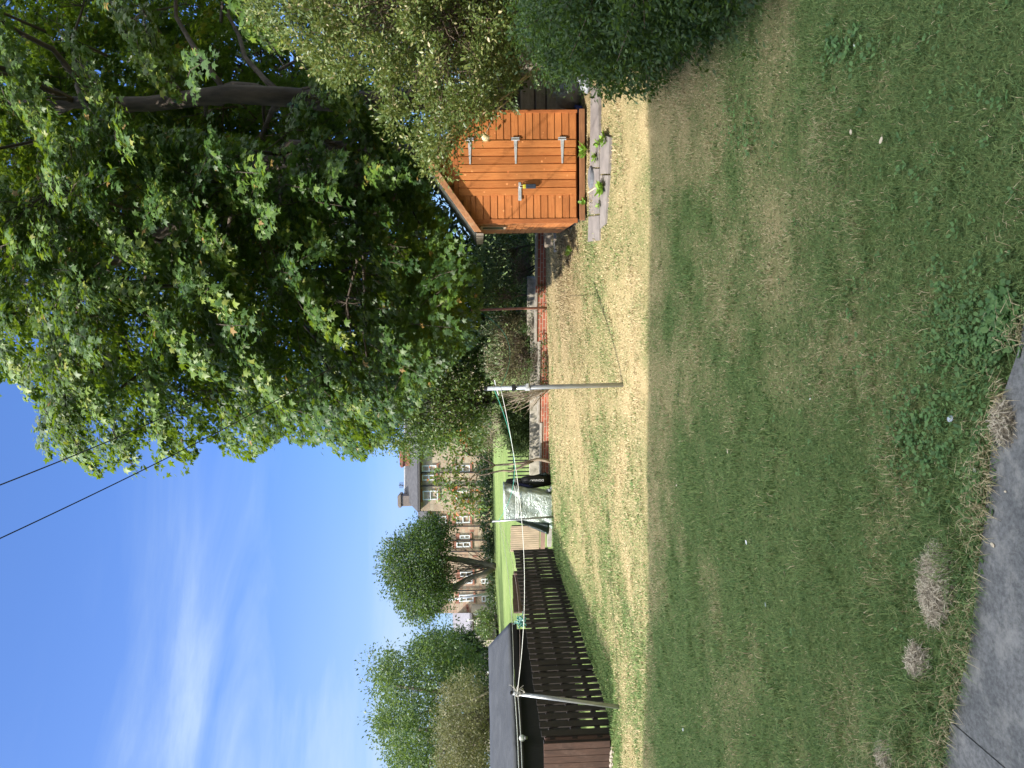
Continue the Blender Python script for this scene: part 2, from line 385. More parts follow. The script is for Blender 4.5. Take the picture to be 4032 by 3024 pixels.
# bright broken cloud added out of view, overhead and behind, to lift the shade
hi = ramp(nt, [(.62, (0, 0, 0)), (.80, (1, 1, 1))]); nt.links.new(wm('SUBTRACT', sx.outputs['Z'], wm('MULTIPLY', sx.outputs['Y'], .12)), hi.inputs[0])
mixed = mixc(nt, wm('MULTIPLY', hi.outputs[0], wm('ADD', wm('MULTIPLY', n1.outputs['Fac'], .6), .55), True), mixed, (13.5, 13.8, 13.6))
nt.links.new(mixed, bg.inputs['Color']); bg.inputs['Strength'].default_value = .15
sc.view_settings.view_transform = 'Standard'; sc.view_settings.look = 'None'
sc.view_settings.exposure = 1.3; sc.view_settings.gamma = 1.0
sc.cycles.use_denoising = True
sc.cycles.max_bounces = 7; sc.cycles.diffuse_bounces = 3; sc.cycles.glossy_bounces = 2; sc.cycles.transmission_bounces = 4; sc.cycles.transparent_max_bounces = 6
sc.cycles.caustics_reflective = False; sc.cycles.caustics_refractive = False

# ------------------------------------------------------------------ fields shared by the ground and its grass
_ea = G(2565, 750)[:2]; _eb = G(2545, 3000)[:2]
def along(x, y): return np.asarray(x) * AXD[0] + np.asarray(y) * AXD[1]
def across(x, y): return np.asarray(x) * AXR[0] + np.asarray(y) * AXR[1]
EDGE_V = along(*_ea) * .5 + along(*_eb) * .5
HEDGE = [G(3090, 20)[:2], G(2900, 170)[:2], G(2600, 260)[:2], G(2430, 330)[:2]]
def hedge_x(y):
    hy = [p[1] for p in HEDGE]; hx = [p[0] for p in HEDGE]
    return np.interp(y, hy, hx)
def dryness(x, y):
    """0 lush green .. 1 straw"""
    v = along(x, y)
    f = fbm(x * .9 + 3, y * .9, 3, 4); g = fbm(x * .35, y * .35 + 9, 8, 3); h = fbm(x * 3.1, y * 3.1, 21, 3)
    far = sstep(EDGE_V - 1.2, EDGE_V + .8, v)
    base = -.03 + .66 * far + .12 * sstep(11, 15, v) * sstep(-4.5, -2, across(x, y))
    base = base + .38 * sstep(1.6, .3, hedge_x(y) - x) * sstep(5.0, 6.3, y) * (1 - .4 * far)
    base = base - .22 * sstep(-3.9, -4.8, across(x, y)) * far - .7 * sstep(1.0, .45, across(x, y) - float(across(*G(2400, 2893)[:2]))) * sstep(9.5, 11, y)
    d = base + (1.15 - .35 * far) * (f - .5) + .4 * (g - .5) + .6 * (h - .5)
    return np.clip(d, 0, 1)
def soilness(x, y):
    """bare brown bank between the shed and the brick wall, and earth under the hedge"""
    p = G(2215, 1030)[:2]; q = G(2165, 1000)[:2]
    r1 = np.hypot((x - p[0]) / 2.0, (y - p[1]) / 2.6)
    s = sstep(1.15, .35, r1) + sstep(-.1, .7, x - hedge_x(y)) * sstep(3, 5, y) * sstep(18, 12, y)
    n = fbm(x * 2.3, y * 2.3, 40, 4)
    return np.clip(s * (.55 + .9 * (n - .3)), 0, 1)
def bankness(x, y):
    p = G(2215, 1030)[:2]
    return sstep(1.1, .3, np.hypot((x - p[0]) / 1.8, (y - p[1]) / 2.4))
PATH_E = [G(3735, 3024)[:2], G(3765, 2850)[:2], G(3850, 2500)[:2], G(3905, 2000)[:2], G(3935, 1760)[:2], G(3975, 1560)[:2], G(4032, 1430)[:2]]
def path_y(x):
    px = [p[0] for p in PATH_E]; py = [p[1] for p in PATH_E]
    yy = np.interp(x, px, py)
    sl = (py[0] - py[-1]) / (px[0] - px[-1])
    return np.where(x < px[0], py[0] + (x - px[0]) * sl, np.where(x > px[-1], py[-1] + (x - px[-1]) * sl, yy))

def lushness(x, y):
    a = P(2140, 905, 18.0)[:2]; b = P(2168, 2200, 21.8)[:2]; d = unit(b - a); n = np.array([-d[1], d[0]]) * (1 if d[0] < 0 else -1)
    n = n if n[1] > 0 else -n
    beh = sstep(.1, .5, (x - a[0]) * n[0] + (y - a[1]) * n[1])
    return np.maximum(beh, sstep(-.02, .15, float(across(*G(2400, 2893)[:2])) - across(x, y)) * sstep(9.5, 10.5, y))
# ------------------------------------------------------------------ the ground sheet
ax = np.unique(np.r_[np.linspace(-400, -40, 10), np.linspace(-40, -11, 40), np.linspace(-11, 11, 200), np.linspace(11, 40, 40), np.linspace(40, 400, 10)])
ay = np.unique(np.r_[np.linspace(-60, 1, 14), np.linspace(1, 24, 210), np.linspace(24, 75, 90), np.linspace(75, 700, 12)])
gx, gy = np.meshgrid(ax, ay, indexing='ij')
gz = terr(gx, gy) + (fbm(gx * .7, gy * .7, 5, 3) - .5) * .06 * sstep(1.0, 4, gy) * sstep(75, 30, gy)
gz = gz + bankness(gx, gy) * .12 * fbm(gx * 2, gy * 2, 61, 3)
gz = gz - .035 * sstep(path_y(gx) + .05, path_y(gx) - .1, gy)
nx, ny = gx.shape
idx = np.arange(nx * ny).reshape(nx, ny)
gf = np.stack([idx[:-1, :-1], idx[1:, :-1], idx[1:, 1:], idx[:-1, 1:]], -1).reshape(-1, 4)
m, nt, b = newmat('turf')
def attr(nm):
    a = nt.nodes.new('ShaderNodeAttribute'); a.attribute_name = nm; return a.outputs['Fac']
v = coords(nt); na = noise(nt, 9, 8, .7, v); nb = noise(nt, 55, 6, .7, v); nc = noise(nt, 1.2, 4, .55, v)
grn = ramp(nt, [(.25, (.05, .075, .026)), (.5, (.095, .14, .046)), (.75, (.17, .19, .075))]); nt.links.new(nb.outputs['Fac'], grn.inputs[0])
stw = ramp(nt, [(.25, (.20, .15, .08)), (.5, (.42, .33, .18)), (.78, (.58, .48, .29))]); nt.links.new(nb.outputs['Fac'], stw.inputs[0])
dd = nt.nodes.new('ShaderNodeMath'); dd.operation = 'MULTIPLY_ADD'; nt.links.new(na.outputs['Fac'], dd.inputs[0]); dd.inputs[1].default_value = .7
sub = nt.nodes.new('ShaderNodeMath'); sub.operation = 'SUBTRACT'; nt.links.new(attr('dry'), sub.inputs[0]); sub.inputs[1].default_value = .35; nt.links.new(sub.outputs[0], dd.inputs[2])
c = mixc(nt, dd.outputs[0], grn.outputs[0], stw.outputs[0])
soil = ramp(nt, [(.3, (.09, .06, .04)), (.5, (.23, .16, .105)), (.7, (.42, .31, .20))]); nt.links.new(nb.outputs['Fac'], soil.inputs[0])
c = mixc(nt, attr('soil'), c, soil.outputs[0])
lush = ramp(nt, [(.2, (.085, .135, .040)), (.5, (.145, .20, .065)), (.8, (.24, .27, .12))])
nl = noise(nt, .5, 7, .62, coords(nt, (1.0, 2.6, 1))); nt.links.new(nl.outputs['Fac'], lush.inputs[0])
c = mixc(nt, attr('lush'), c, lush.outputs[0])
nt.links.new(c, b.inputs['Base Color']); b.inputs['Roughness'].default_value = .95; b.inputs['Specular IOR Level'].default_value = .1
bump(nt, b, nb.outputs['Fac'], .8, .03)
me_o = fastmesh('lawn', np.stack([gx, gy, gz], -1).reshape(-1, 3), gf, m, None, None, True)
tag(me_o, 'patchy garden lawn, straw coloured in the sun and green in the shade', 'lawn', None, 'structure')
for nm, arr in (('dry', dryness(gx, gy)), ('soil', soilness(gx, gy)), ('lush', lushness(gx, gy))):
    a = me_o.data.attributes.new(nm, 'FLOAT', 'POINT'); a.data.foreach_set('value', arr.reshape(-1).astype(np.float32))

# concrete path at the foot of the house
cm, nt, b = newmat('weathered_concrete')
v = coords(nt); n1 = noise(nt, 3, 8, .68, v, .4); n2 = noise(nt, 60, 5, .7, v); n3 = noise(nt, 7, 8, .75, v, .2)
r1 = ramp(nt, [(.3, (.090, .095, .098)), (.55, (.140, .143, .146)), (.75, (.21, .21, .208))]); nt.links.new(n1.outputs['Fac'], r1.inputs[0])
r2 = ramp(nt, [(.35, (.6, .6, .6)), (.65, (1.2, 1.2, 1.2))]); nt.links.new(n2.outputs['Fac'], r2.inputs[0])
r3 = ramp(nt, [(.5, (0, 0, 0)), (.68, (.6, .6, .6))]); nt.links.new(n3.outputs['Fac'], r3.inputs[0])
c = mixc(nt, 1., r1.outputs[0], r2.outputs[0], 'MULTIPLY'); c = mixc(nt, r3.outputs[0], c, (.30, .295, .28))
nt.links.new(c, b.inputs['Base Color']); b.inputs['Roughness'].default_value = .9; bump(nt, b, n2.outputs['Fac'], .5, .004)
mb = MB()
crack = [G(3765, 2835)[:2], G(3850, 2890)[:2], G(3930, 2960)[:2], G(4010, 3015)[:2], G(4032, 3060)[:2]]
cd = unit(np.array(crack[-1]) - np.array(crack[0])); cpt = np.array(crack[0]); cend = cpt + cd * 1.7
def edge_pts(x0, x1, n):
    xs = np.linspace(x0, x1, n); return [(x, float(path_y(np.array(x))) + .035 * (fbm(x * 7, 0, 77, 4) - .5)) for x in xs]
xc = cpt[0]
lft = edge_pts(-9, xc - .004, 30) + [tuple(cpt + cd * .5 + np.array([-.004, 0])), tuple(cend + np.array([-.004, 0])), (-9, cend[1])]
rgt = edge_pts(xc + .003, 5, 40) + [(5, -.35), (cend[0] + .003, -.35), tuple(cend + np.array([.003, 0])), tuple(cpt + cd * .5 + np.array([.003, 0]))]
for poly in (lft, rgt):
    mb.prism([(x, y, -.09) for x, y in poly], (0, 0, .118))
po = mb.build('concrete_path', cm); tag(po, 'grey weathered concrete path along the foot of the house', 'path', None, 'structure')

# ------------------------------------------------------------------ grass
def blades(n, ylo, yhi, hmin, hmax, wid, xm=.62, pad=.8, keep=None, ypow=1.0):
    y = ylo + (yhi - ylo) * rng.random(n) ** ypow; x = rng.uniform(-1, 1, n) * (xm * y + pad)
    k = (y > path_y(x) - .05 * rng.random(n)) & (x < hedge_x(y) + .35) & (across(x, y) > FENCE_U + .02)
    k &= rng.random(n) > soilness(x, y) * .5 - .3 * bankness(x, y)
    if keep is not None: k &= keep(x, y)
    x = x[k]; y = y[k]; n = len(x)
    z = terr(x, y) + (fbm(x * .7, y * .7, 5, 3) - .5) * .06 * sstep(1.0, 4, y) - .006 + bankness(x, y) * .12 * fbm(x * 2, y * 2, 61, 3)
    d = np.clip(dryness(x, y) + .5 * bankness(x, y), 0, 1)
    tall = 1 + 1.9 * sstep(.5, .0, np.abs(y - path_y(x) - .28)) * sstep(.2, -.9, x) * fbm(x * 4, y * 4, 90, 2)
    tuft = sstep(.5, .72, fbm(x * 5, y * 5, 55, 3))
    h = rng.uniform(hmin, hmax, n) * (.7 + .7 * tuft) * tall * (1 - .35 * d)
    a = rng.uniform(0, 2 * math.pi, n) + 2.2 * fbm(x * 2.2, y * 2.2, 31, 2)
    lean = rng.uniform(.4, 1.5, n) + .3 * d
    dirv = np.stack([np.cos(a), np.sin(a), np.zeros(n)], -1); side = np.stack([-np.sin(a), np.cos(a), np.zeros(n)], -1)
    w = (wid * rng.uniform(.6, 1.2, n))[:, None]
    p0 = np.stack([x, y, z], -1); up = np.array([0, 0, 1.])
    p1 = p0 + up * (h * .6)[:, None] + dirv * (h * .28 * lean)[:, None]
    p2 = p0 + up * (h * np.clip(1 - .3 * lean * lean * .8, .25, 1))[:, None] + dirv * (h * .85 * lean)[:, None]
    vs = np.stack([p0 - side * w, p0 + side * w, p1 - side * w * .8, p1 + side * w * .8, p2], 1).reshape(-1, 3)
    b0 = (np.arange(n) * 5)[:, None]
    fs = np.stack([b0 + np.array([0, 1, 3]), b0 + np.array([0, 3, 2]), b0 + np.array([2, 3, 4])], 1).reshape(-1, 3)
    dry = rng.random(n) < np.clip(d * 1.05 - .03 + .05, 0, .97)
    t = np.where(dry, rng.uniform(.55, 1, n), rng.uniform(0, .45, n) + .08 * (tuft - .3))
    return vs, fs, np.repeat(np.clip(t, 0, 1), 3)
FENCE_U = float(across(*G(2400, 2893)[:2])) 
grass_m = tintmat('grass_blade', [(0, (.070, .132, .046)), (.22, (.135, .225, .075)), (.44, (.25, .335, .12)), (.52, (.30, .26, .13)), (.70, (.46, .375, .22)), (1, (.64, .54, .35))], .75, .25)
parts_ = []
for args in [(150000, 2.0, 4.2, .02, .05, .0017), (170000, 4.2, 8.6, .022, .05, .0028), (150000, 8.4, 13.5, .025, .055, .0055), (90000, 13.5, 22.5, .03, .06, .009)]:
    parts_.append(blades(*args, ypow=.85))
def fringe(n):
    x = rng.uniform(-3.2, 2.2, n); y = path_y(x) + np.abs(rng.normal(size=n)) * .07 - .01; k = fbm(x * 3, y * 3, 66, 3) > .38; x = x[k]; y = y[k]; n = len(x)
    z = terr(x, y) - .012; h = rng.uniform(.03, .11, n); a = rng.normal(-1.57, .9, n); lean = rng.uniform(.5, 1.4, n)
    dv = np.stack([np.cos(a), np.sin(a), 0 * a], -1); sd = np.stack([-np.sin(a), np.cos(a), 0 * a], -1) * (.0019 * rng.uniform(.6, 1.2, n))[:, None]; up = np.array([0, 0, 1.])
    p0 = np.stack([x, y, z], -1); p1 = p0 + up * (h * .65)[:, None] + dv * (h * .25 * lean)[:, None]; p2 = p0 + up * (h * np.clip(1 - .35 * lean, .3, 1))[:, None] + dv * (h * .8 * lean)[:, None]
    vs = np.stack([p0 - sd, p0 + sd, p1 - sd * .8, p1 + sd * .8, p2], 1).reshape(-1, 3); b0 = (np.arange(n) * 5)[:, None]
    fs = np.stack([b0 + np.array([0, 1, 3]), b0 + np.array([0, 3, 2]), b0 + np.array([2, 3, 4])], 1).reshape(-1, 3)
    t = np.where(rng.random(n) < .35 + .4 * (x > -.6), rng.uniform(.5, .95, n), rng.uniform(0, .42, n)); return vs, fs, np.repeat(t, 3)
parts_.append(fringe(9000))
parts_.append(blades(260000, 10.5, 19.5, .04, .11, .006, keep=lambda x, y: bankness(x, y) > .12 + .5 * rng.random(len(x))))
off = 0; vs = []; fs = []; ts = []
for a_, b_, c_ in parts_:
    vs.append(a_); fs.append(b_ + off); ts.append(c_); off += len(a_)
gr = fastmesh('grass', np.concatenate(vs), np.concatenate(fs), grass_m, None, np.concatenate(ts))
tag(gr, 'short patchy grass of green and straw blades covering the lawn', 'grass', None, 'stuff')

# broad-leaved ground cover near the path and below the hedge
def rosettes(spec):
    pos = []; tipv = []; nv = []; sz = []
    for (px, py, sx_, sy_, n, s) in spec:
        for _ in range(n):
            p = G(px + rng.normal() * sx_, py + rng.normal() * sy_)
            k = rng.integers(3, 8); a0 = rng.random() * 6.28
            for i in range(k):
                a = a0 + i * 6.28 / k + rng.normal() * .3
                pos.append(p + np.array([math.cos(a) * .01, math.sin(a) * .01, .012 + rng.random() * .02]))
                tipv.append((math.cos(a), math.sin(a), rng.uniform(.15, .7))); nv.append((rng.normal() * .35, rng.normal() * .35, 1)); sz.append(s * rng.uniform(.6, 1.3))
    return np.array(pos), np.array(tipv), np.array(nv), np.array(sz)
clover_m = leafmat('ground_leaf', [(0, (.06, .13, .045)), (.5, (.09, .19, .06)), (1, (.15, .27, .09))], (.25, .4, .08), .25, .6, .3)
p_, t_, n_, s_ = rosettes([(3830, 1330, 100, 130, 230, .017), (3650, 1720, 90, 110, 110, .017), (3880, 1900, 30, 140, 60, .018), (3980, 1250, 30, 50, 60, .026), (3500, 2150, 160, 160, 30, .015), (3400, 1250, 140, 200, 50, .014), (3250, 1600, 160, 250, 40, .014), (3700, 600, 160, 240, 60, .016), (3350, 200, 60, 60, 50, .022), (2920, 500, 60, 60, 40, .02)])
cv = leaves('clover', p_, t_, n_, s_, rng.random(len(p_)), clover_m, None, ROUND_V, ROUND_F)
tag(cv, 'low round leaved clover spreading through the shaded grass by the path', 'ground cover', None, 'stuff')
# ------------------------------------------------------------------ the garden shed
orange = woodmat('stained_shiplap', (.52, .20, .062), (.39, .128, .036), knots=(1, 1, 1), stretch=(1.2, 1, 14), scale=3, rough=.55, board=('Z', .102, 0))
orange_v = woodmat('stained_door_boards', (.54, .21, .064), (.41, .135, .037), knots=(1, 1, 1), stretch=(14, 1, 1.2), scale=3, rough=.55, board=('X', (1.115 - .355) / 7, .355))
orange_d = woodmat('stained_trim', (.44, .15, .045), (.28, .085, .025), stretch=(8, 8, 1.5), scale=4)
barge_m = woodmat('bleached_board', (.44, .215, .10), (.29, .13, .06), stretch=(3, 8, 3), scale=6, weather=(.50, .36, .24))
grey_end = woodmat('grey_timber', (.30, .25, .21), (.17, .14, .12), stretch=(2, 6, 2), scale=6, weather=(.40, .35, .31))
dark_under = simple('near_black_floor', (.02, .017, .014), (.012, .01, .008), .95, 6)
felt_m = simple('roof_felt', (.05, .055, .05), (.03, .033, .03), .9, 20)
galv = simple('galvanised_steel', (.62, .64, .66), (.42, .44, .47), .45, 30, (1, 1, 1), .3, .1, .001)
glass_m, nt, b = newmat('dark_glass'); b.inputs['Base Color'].default_value = (.03, .05, .045, 1); b.inputs['Roughness'].default_value = .08
pale_frame = simple('pale_window_bead', (.55, .42, .30), (.42, .30, .2), .6, 12)
SL = P(2268, 868, 10.1); SRr = P(2271, 452, 10.1 - .2)
SHED = thing('garden_shed', 'small orange stained timber shed with a single door', 'shed', (SL[0], SL[1], SL[2]), -AX)
WD = 1.5; DP = 2.05; EH = 1.50; PH = 2.02   # width, depth, eaves, peak of the front wall
def boards_h(mb, x0, x1, z0, z1, y, clip=None, step=.102, th=.018, axis='x'):
    z = z0; i = 0
    while z < z1 - .01:
        zt = min(z + step, z1)
        a, c = (x0, x1) if clip is None else clip(z, zt)
        if c - a > .02:
            zg = zt - .012
            if axis == 'x':
                mb.hexa([(a, y - th - .004, z), (c, y - th - .004, z), (c, y, z), (a, y, z), (a, y - th, zg), (c, y - th, zg), (c, y, zg), (a, y, zg)])
                if zt > zg: mb.box(a, c, y - th + .010, y, zg, zt)
            else:
                mb.hexa([(y - th - .004, c, z), (y - th - .004, a, z), (y, a, z), (y, c, z), (y - th, c, zg), (y - th, a, zg), (y, a, zg), (y, c, zg)])
                if zt > zg: mb.box(y - th + .010, y, a, c, zg, zt)
        z += step; i += 1
DX0, DX1, DZ1 = .355, 1.115, 1.655
def gable(z, zt):
    if zt <= EH: return (0.03, WD - .03)
    t = (zt - EH) / (PH - EH); return (WD / 2 * t + .03, WD - WD / 2 * t - .03)
mb = MB()
boards_h(mb, .03, DX0, .0, EH, 0); boards_h(mb, DX1, WD - .03, .0, EH, 0)
boards_h(mb, 0, 0, DZ1 + .07, PH, 0, gable)
z = EH
while z < DZ1 + .06:
    t = (z + .09 - EH) / (PH - EH)
    boards_h(mb, WD / 2 * max(t, 0) + .02, DX0, z, min(z + .102, DZ1 + .07), 0); boards_h(mb, DX1, WD - WD / 2 * max(t, 0) - .02, z, min(z + .102, DZ1 + .07), 0)
    z += .102
mb.prism([(.0, .012, -.02), (WD, .012, -.02), (WD, .012, EH), (WD / 2, .012, PH), (0, .012, EH)], (0, .02, 0))
mb.build('front_wall', orange, SHED)
mb = MB(); boards_h(mb, .0, DP, .0, EH, 0, None, axis='y'); mb.box(.004, .02, .0, DP, -.02, EH)
boards_h(mb, .0, .0, 0, .001, 0); mb.build('side_wall', orange, SHED)
mb = MB(); mb.box(WD - .02, WD, .0, DP, -.02, EH); mb.build('side_wall', orange, SHED)
mb = MB(); mb.prism([(.0, DP - .02, -.02), (WD, DP - .02, -.02), (WD, DP - .02, EH), (WD / 2, DP - .02, PH), (0, DP - .02, EH)], (0, .02, 0)); mb.build('back_wall', orange, SHED)
mb = MB(); mb.prism([(-.026, -.03, -.02), (.03, -.03, -.02), (.03, 0, -.02), (-.034, 0, -.02), (-.034, -.03, -.02)], (0, 0, EH)); mb.build('corner_trim', orange_d, SHED, bevel=.003)
mb = MB(); mb.box(WD - .03, WD + .012, -.03, 0, -.02, EH - .02); mb.build('corner_trim', orange_d, SHED, bevel=.003)
mb = MB(); mb.box(DX0 - .03, DX1 + .03, -.034, -.0235, DZ1 + .005, DZ1 + .075); mb.build('door_lintel', orange_d, SHED, bevel=.003)
door = MB(); nb_ = 7; bw = (DX1 - DX0) / nb_
for i in range(nb_):
    x0 = DX0 + i * bw; door.box(x0 + .002, x0 + bw - .012, -.034 - .002 * (i % 2), .0, .0 + .003 * (i % 3), DZ1); door.box(x0 + bw - .012, x0 + bw + .002, -.024, 0, .004, DZ1 - .002)
DOOR = door.build('door', orange_v, SHED, bevel=.0025)
for zc in (.195, .85, 1.49):
    h = MB(); h.box(DX1 - .005, DX1 + .028, -.043, -.036, zc - .055, zc + .055)
    h.hexa([(DX1 - .33, -.043, zc - .010), (DX1 - .012, -.043, zc - .024), (DX1 - .012, -.0365, zc - .024), (DX1 - .33, -.0365, zc - .010), (DX1 - .33, -.043, zc + .010), (DX1 - .012, -.043, zc + .024), (DX1 - .012, -.0365, zc + .024), (DX1 - .33, -.0365, zc + .010)])
    h.tube([(DX1 - .008, -.046, zc - .057), (DX1 - .008, -.046, zc + .057)], .009, 8)
    h.build('hinge', galv, DOOR, bevel=.001)
hz = .80
h = MB(); h.box(DX0 - .075, DX0 + .11, -.046, -.038, hz - .022, hz + .022); h.box(DX0 + .10, DX0 + .175, -.044, -.0385, hz - .016, hz + .016); h.tube([(DX0 + .115, -.04, hz), (DX0 + .115, -.075, hz)], .009, 8)
h.build('hasp', galv, DOOR, bevel=.001)
# roof: two felted slopes with barge boards front and back
ov = .17; fo = .11; sl = (PH - EH) / (WD / 2)
def roofpoly(sgn, lift, x_over):
    cx_ = WD / 2; xe = cx_ + sgn * (WD / 2 + x_over)
    return (cx_, PH + lift), (xe, EH - x_over * sl + lift)
mb = MB()
for sgn in (-1, 1):
    (xa, za), (xb, zb) = roofpoly(sgn, .03, ov)
    mb.prism([(xa, -fo, za), (xb, -fo, zb), (xb, -fo, zb + .03), (xa, -fo, za + .03)], (0, DP + 2 * fo, 0))
mb.build('roof', felt_m, SHED)
for sgn in (-1, 1):
    mb = MB(); (xa, za), (xb, zb) = roofpoly(sgn, -.045, ov - .02)
    mb.prism([(xa, -fo - .024, za), (xb, -fo - .024, zb), (xb, -fo - .024, zb + .10), (xa, -fo - .024, za + .10)], (0, .022, 0))
    mb.build('barge_board', barge_m, SHED, bevel=.003)
for sgn in (-1, 1):
    mb = MB(); (xa, za), (xb, zb) = roofpoly(sgn, 0, ov); x0_, x1_ = sorted((xb, xb + sgn * .02)); mb.box(x0_, x1_, -fo - .03, DP + fo, zb - .06, zb + .045)
    mb.build('eaves_board', grey_end, SHED, bevel=.003)
mb = MB(); mb.box(.0, WD + .02, -.045, .03, -.125, -.05); mb.build('floor_bearer', woodmat('bearer_timber', (.30, .145, .07), (.19, .085, .04), stretch=(1, 6, 6), scale=5), SHED, bevel=.004)
mb = MB(); mb.box(.03, WD - .03, .10, DP - .04, -.13, -.021); mb.build('floor', dark_under, SHED)  # floor block in an even near-black tone
block_m = simple('block_stone', (.12, .10, .08), (.06, .05, .04), .9, 9)
for xx in (.10, .75, 1.35):
    for yy in (.16, 1.0, 1.85): mb = MB(); mb.box(xx - .09, xx + .09, yy - .07, yy + .13, -.40, -.13); mb.build('support_block', block_m, SHED)
w = MB(); w.box(-.044, -.023, .42, .46, .98, 1.36); w.box(-.044, -.023, .90, .94, .98, 1.36); w.box(-.044, -.023, .46, .90, .98, 1.01); w.box(-.044, -.023, .46, .90, 1.33, 1.36)
WI = w.build('window', pale_frame, SHED); g = MB(); g.box(-.036, -.027, .458, .902, 1.008, 1.332); g.build('pane', glass_m, WI)

# padlock hanging from the hasp
ml = mat_of(SHED) @ Vector((DX0 + .115, -.068, hz))
PL = thing('padlock', 'dark weatherproof padlock with a yellow band hanging on the shed door', 'padlock', ml, -AX)
navy = simple('navy_rubber', (.03, .045, .07), (.022, .03, .05), .5, 30, bs=.1); yel = simple('yellow_band', (.55, .50, .05), (.42, .38, .04), .5, 30, bs=.1)
mb = MB(); mb.box(-.03, .03, -.026, .010, -.225, -.085); mb.build('body', navy, PL, bevel=.007)
mb = MB(); mb.box(-.027, .027, -.023, .008, -.085, -.045); mb.build('band', yel, PL, bevel=.006)
mb = MB(); mb.tube([(-.017, -.008, -.05), (-.017, -.008, -.015), (-.009, -.008, .006), (.009, -.008, .006), (.017, -.008, -.015), (.017, -.008, -.05)], .006, 8); mb.build('shackle', galv, PL, smooth=True)

# paving slabs in front of the shed
slab_m = simple('slate_paving', (.25, .225, .215), (.155, .14, .14), .85, 5, (1, 1, 1), bs=.5, bd=.004)
def slab_px(name, pix, th, label, group=None):
    pts = [G(x, y) for x, y in pix]; zc = max(p[2] for p in pts) + .012; c_ = np.mean(pts, 0)
    o = thing(name, label, 'paving slab', (c_[0], c_[1], zc), 0, group)
    mb = MB(); mb.prism([(p[0], p[1], p[2] + .03 - th) for p in pts][::1], (0, 0, th)); mb.build('slab', slab_m, o, True, bevel=.004); return o
slab_px('paving_slab', [(2322, 952), (2368, 946), (2366, 848), (2325, 852)], .10, 'short grey paving slab at the open lawn end of the slabs by the shed', 'grey slabs before the shed')
slab_px('paving_slab', [(2325, 846), (2366, 840), (2366, 664), (2330, 664)], .10, 'long grey paving slab under the round lid before the shed door', 'grey slabs before the shed')
slab_px('paving_slab', [(2330, 658), (2366, 658), (2364, 345), (2334, 345)], .10, 'longest grey paving slab running from the shed door in under the hedge', 'grey slabs before the shed')
slab_px('paving_slab', [(2370, 900), (2390, 880), (2403, 690), (2371, 690)], .08, 'grey lower step slab with a bright dandelion on it', 'grey slabs before the shed')
slab_px('paving_slab', [(2371, 684), (2403, 684), (2408, 540), (2371, 520)], .08, 'grey lower step slab edged by grass below the shed door hinges', 'grey slabs before the shed')
dl = G(2335, 698); DL = thing('drain_lid', 'round blue grey lid leaning flat on the slab by the shed door', 'lid', (dl[0], dl[1], dl[2] + .03), -AX)
lid_m = simple('grey_plastic_lid', (.20, .22, .25), (.14, .15, .18), .5, 15)
mb = MB(); mb.tube([(0, 0, -.02), (0, 0, .02)], .145, 32); lid = mb.build('lid', lid_m, DL, bevel=.004)
mb = MB(); mb.tube([(0, 0, .0205), (0, 0, .026)], .115, 32); mb.build('raised_centre', lid_m, DL, bevel=.002)
stk = [G(2327, 758), G(2356, 738)]; mb = MB(); mb.tube([stk[0] + np.array([0, 0, .04]), stk[1] + np.array([0, 0, .035])], .010, 8)
tag(mb.build('wooden_stick', simple('pale_stick', (.55, .48, .38), (.42, .35, .26), .7, 12)), 'short pale stick lying across the slab beside the round lid', 'stick')

# bright weeds rooted in the joints
weed_m = leafmat('weed_leaf', [(0, (.10, .22, .03)), (.5, (.19, .36, .05)), (1, (.32, .48, .10))], (.4, .6, .05), .3, .5)
def weed(px, py, n, s, up, label, lift=.03):
    p = G(px, py); o = thing('weed', label, 'weed', p, 0, 'weeds growing between the slabs')
    a = rng.uniform(0, 6.28, n); el = rng.uniform(up - .35, up + .45, n)
    tip = np.stack([np.cos(a) * np.cos(el), np.sin(a) * np.cos(el), np.sin(el)], -1)
    pos = p + tip * s * .25 * rng.random((n, 1)) + np.array([0, 0, lift]) + np.c_[rng.normal(size=(n, 2)) * s * .2, rng.random(n) * s * .5]
    leaves('leaves', pos, tip, np.c_[rng.normal(size=(n, 2)) * .3 - tip[:, :2] * .5, np.ones(n)], s * rng.uniform(.6, 1.15, n), rng.random(n), weed_m, o, ROUND_V * np.array([.55, 1, 1]), ROUND_F)
    st = MB(); st.tube([p, p + np.array([.005, 0, s * .5 + lift])], .005, 6); st.build('stem', weed_m, o); return o
weed(2322, 590, 34, .105, .6, 'upright broad leaved weed against the shed base below the lowest hinge')
weed(2385, 742, 50, .10, .35, 'big bright dandelion on the lower step slab')
weed(2372, 805, 16, .06, .4, 'thin line of small weeds in the slab joint beyond the dandelion')
weed(2318, 795, 20, .08, .6, 'dark sprig of small leaves in the gap under the shed')
weed(2360, 620, 20, .08, .4, 'yellowing weed across the joint of the two long slabs')
weed(2372, 565, 16, .07, .5, 'small pale weed in the slab joint under the hedge end')
weed(2398, 545, 24, .09, .5, 'large pale leaved weed where the lower step meets the hedge')
weed(2205, 962, 18, .09, .7, 'bright weed beside the concrete block left of the shed')
weed(2262, 985, 18, .10, .7, 'green weed on the dry bank below the concrete block')

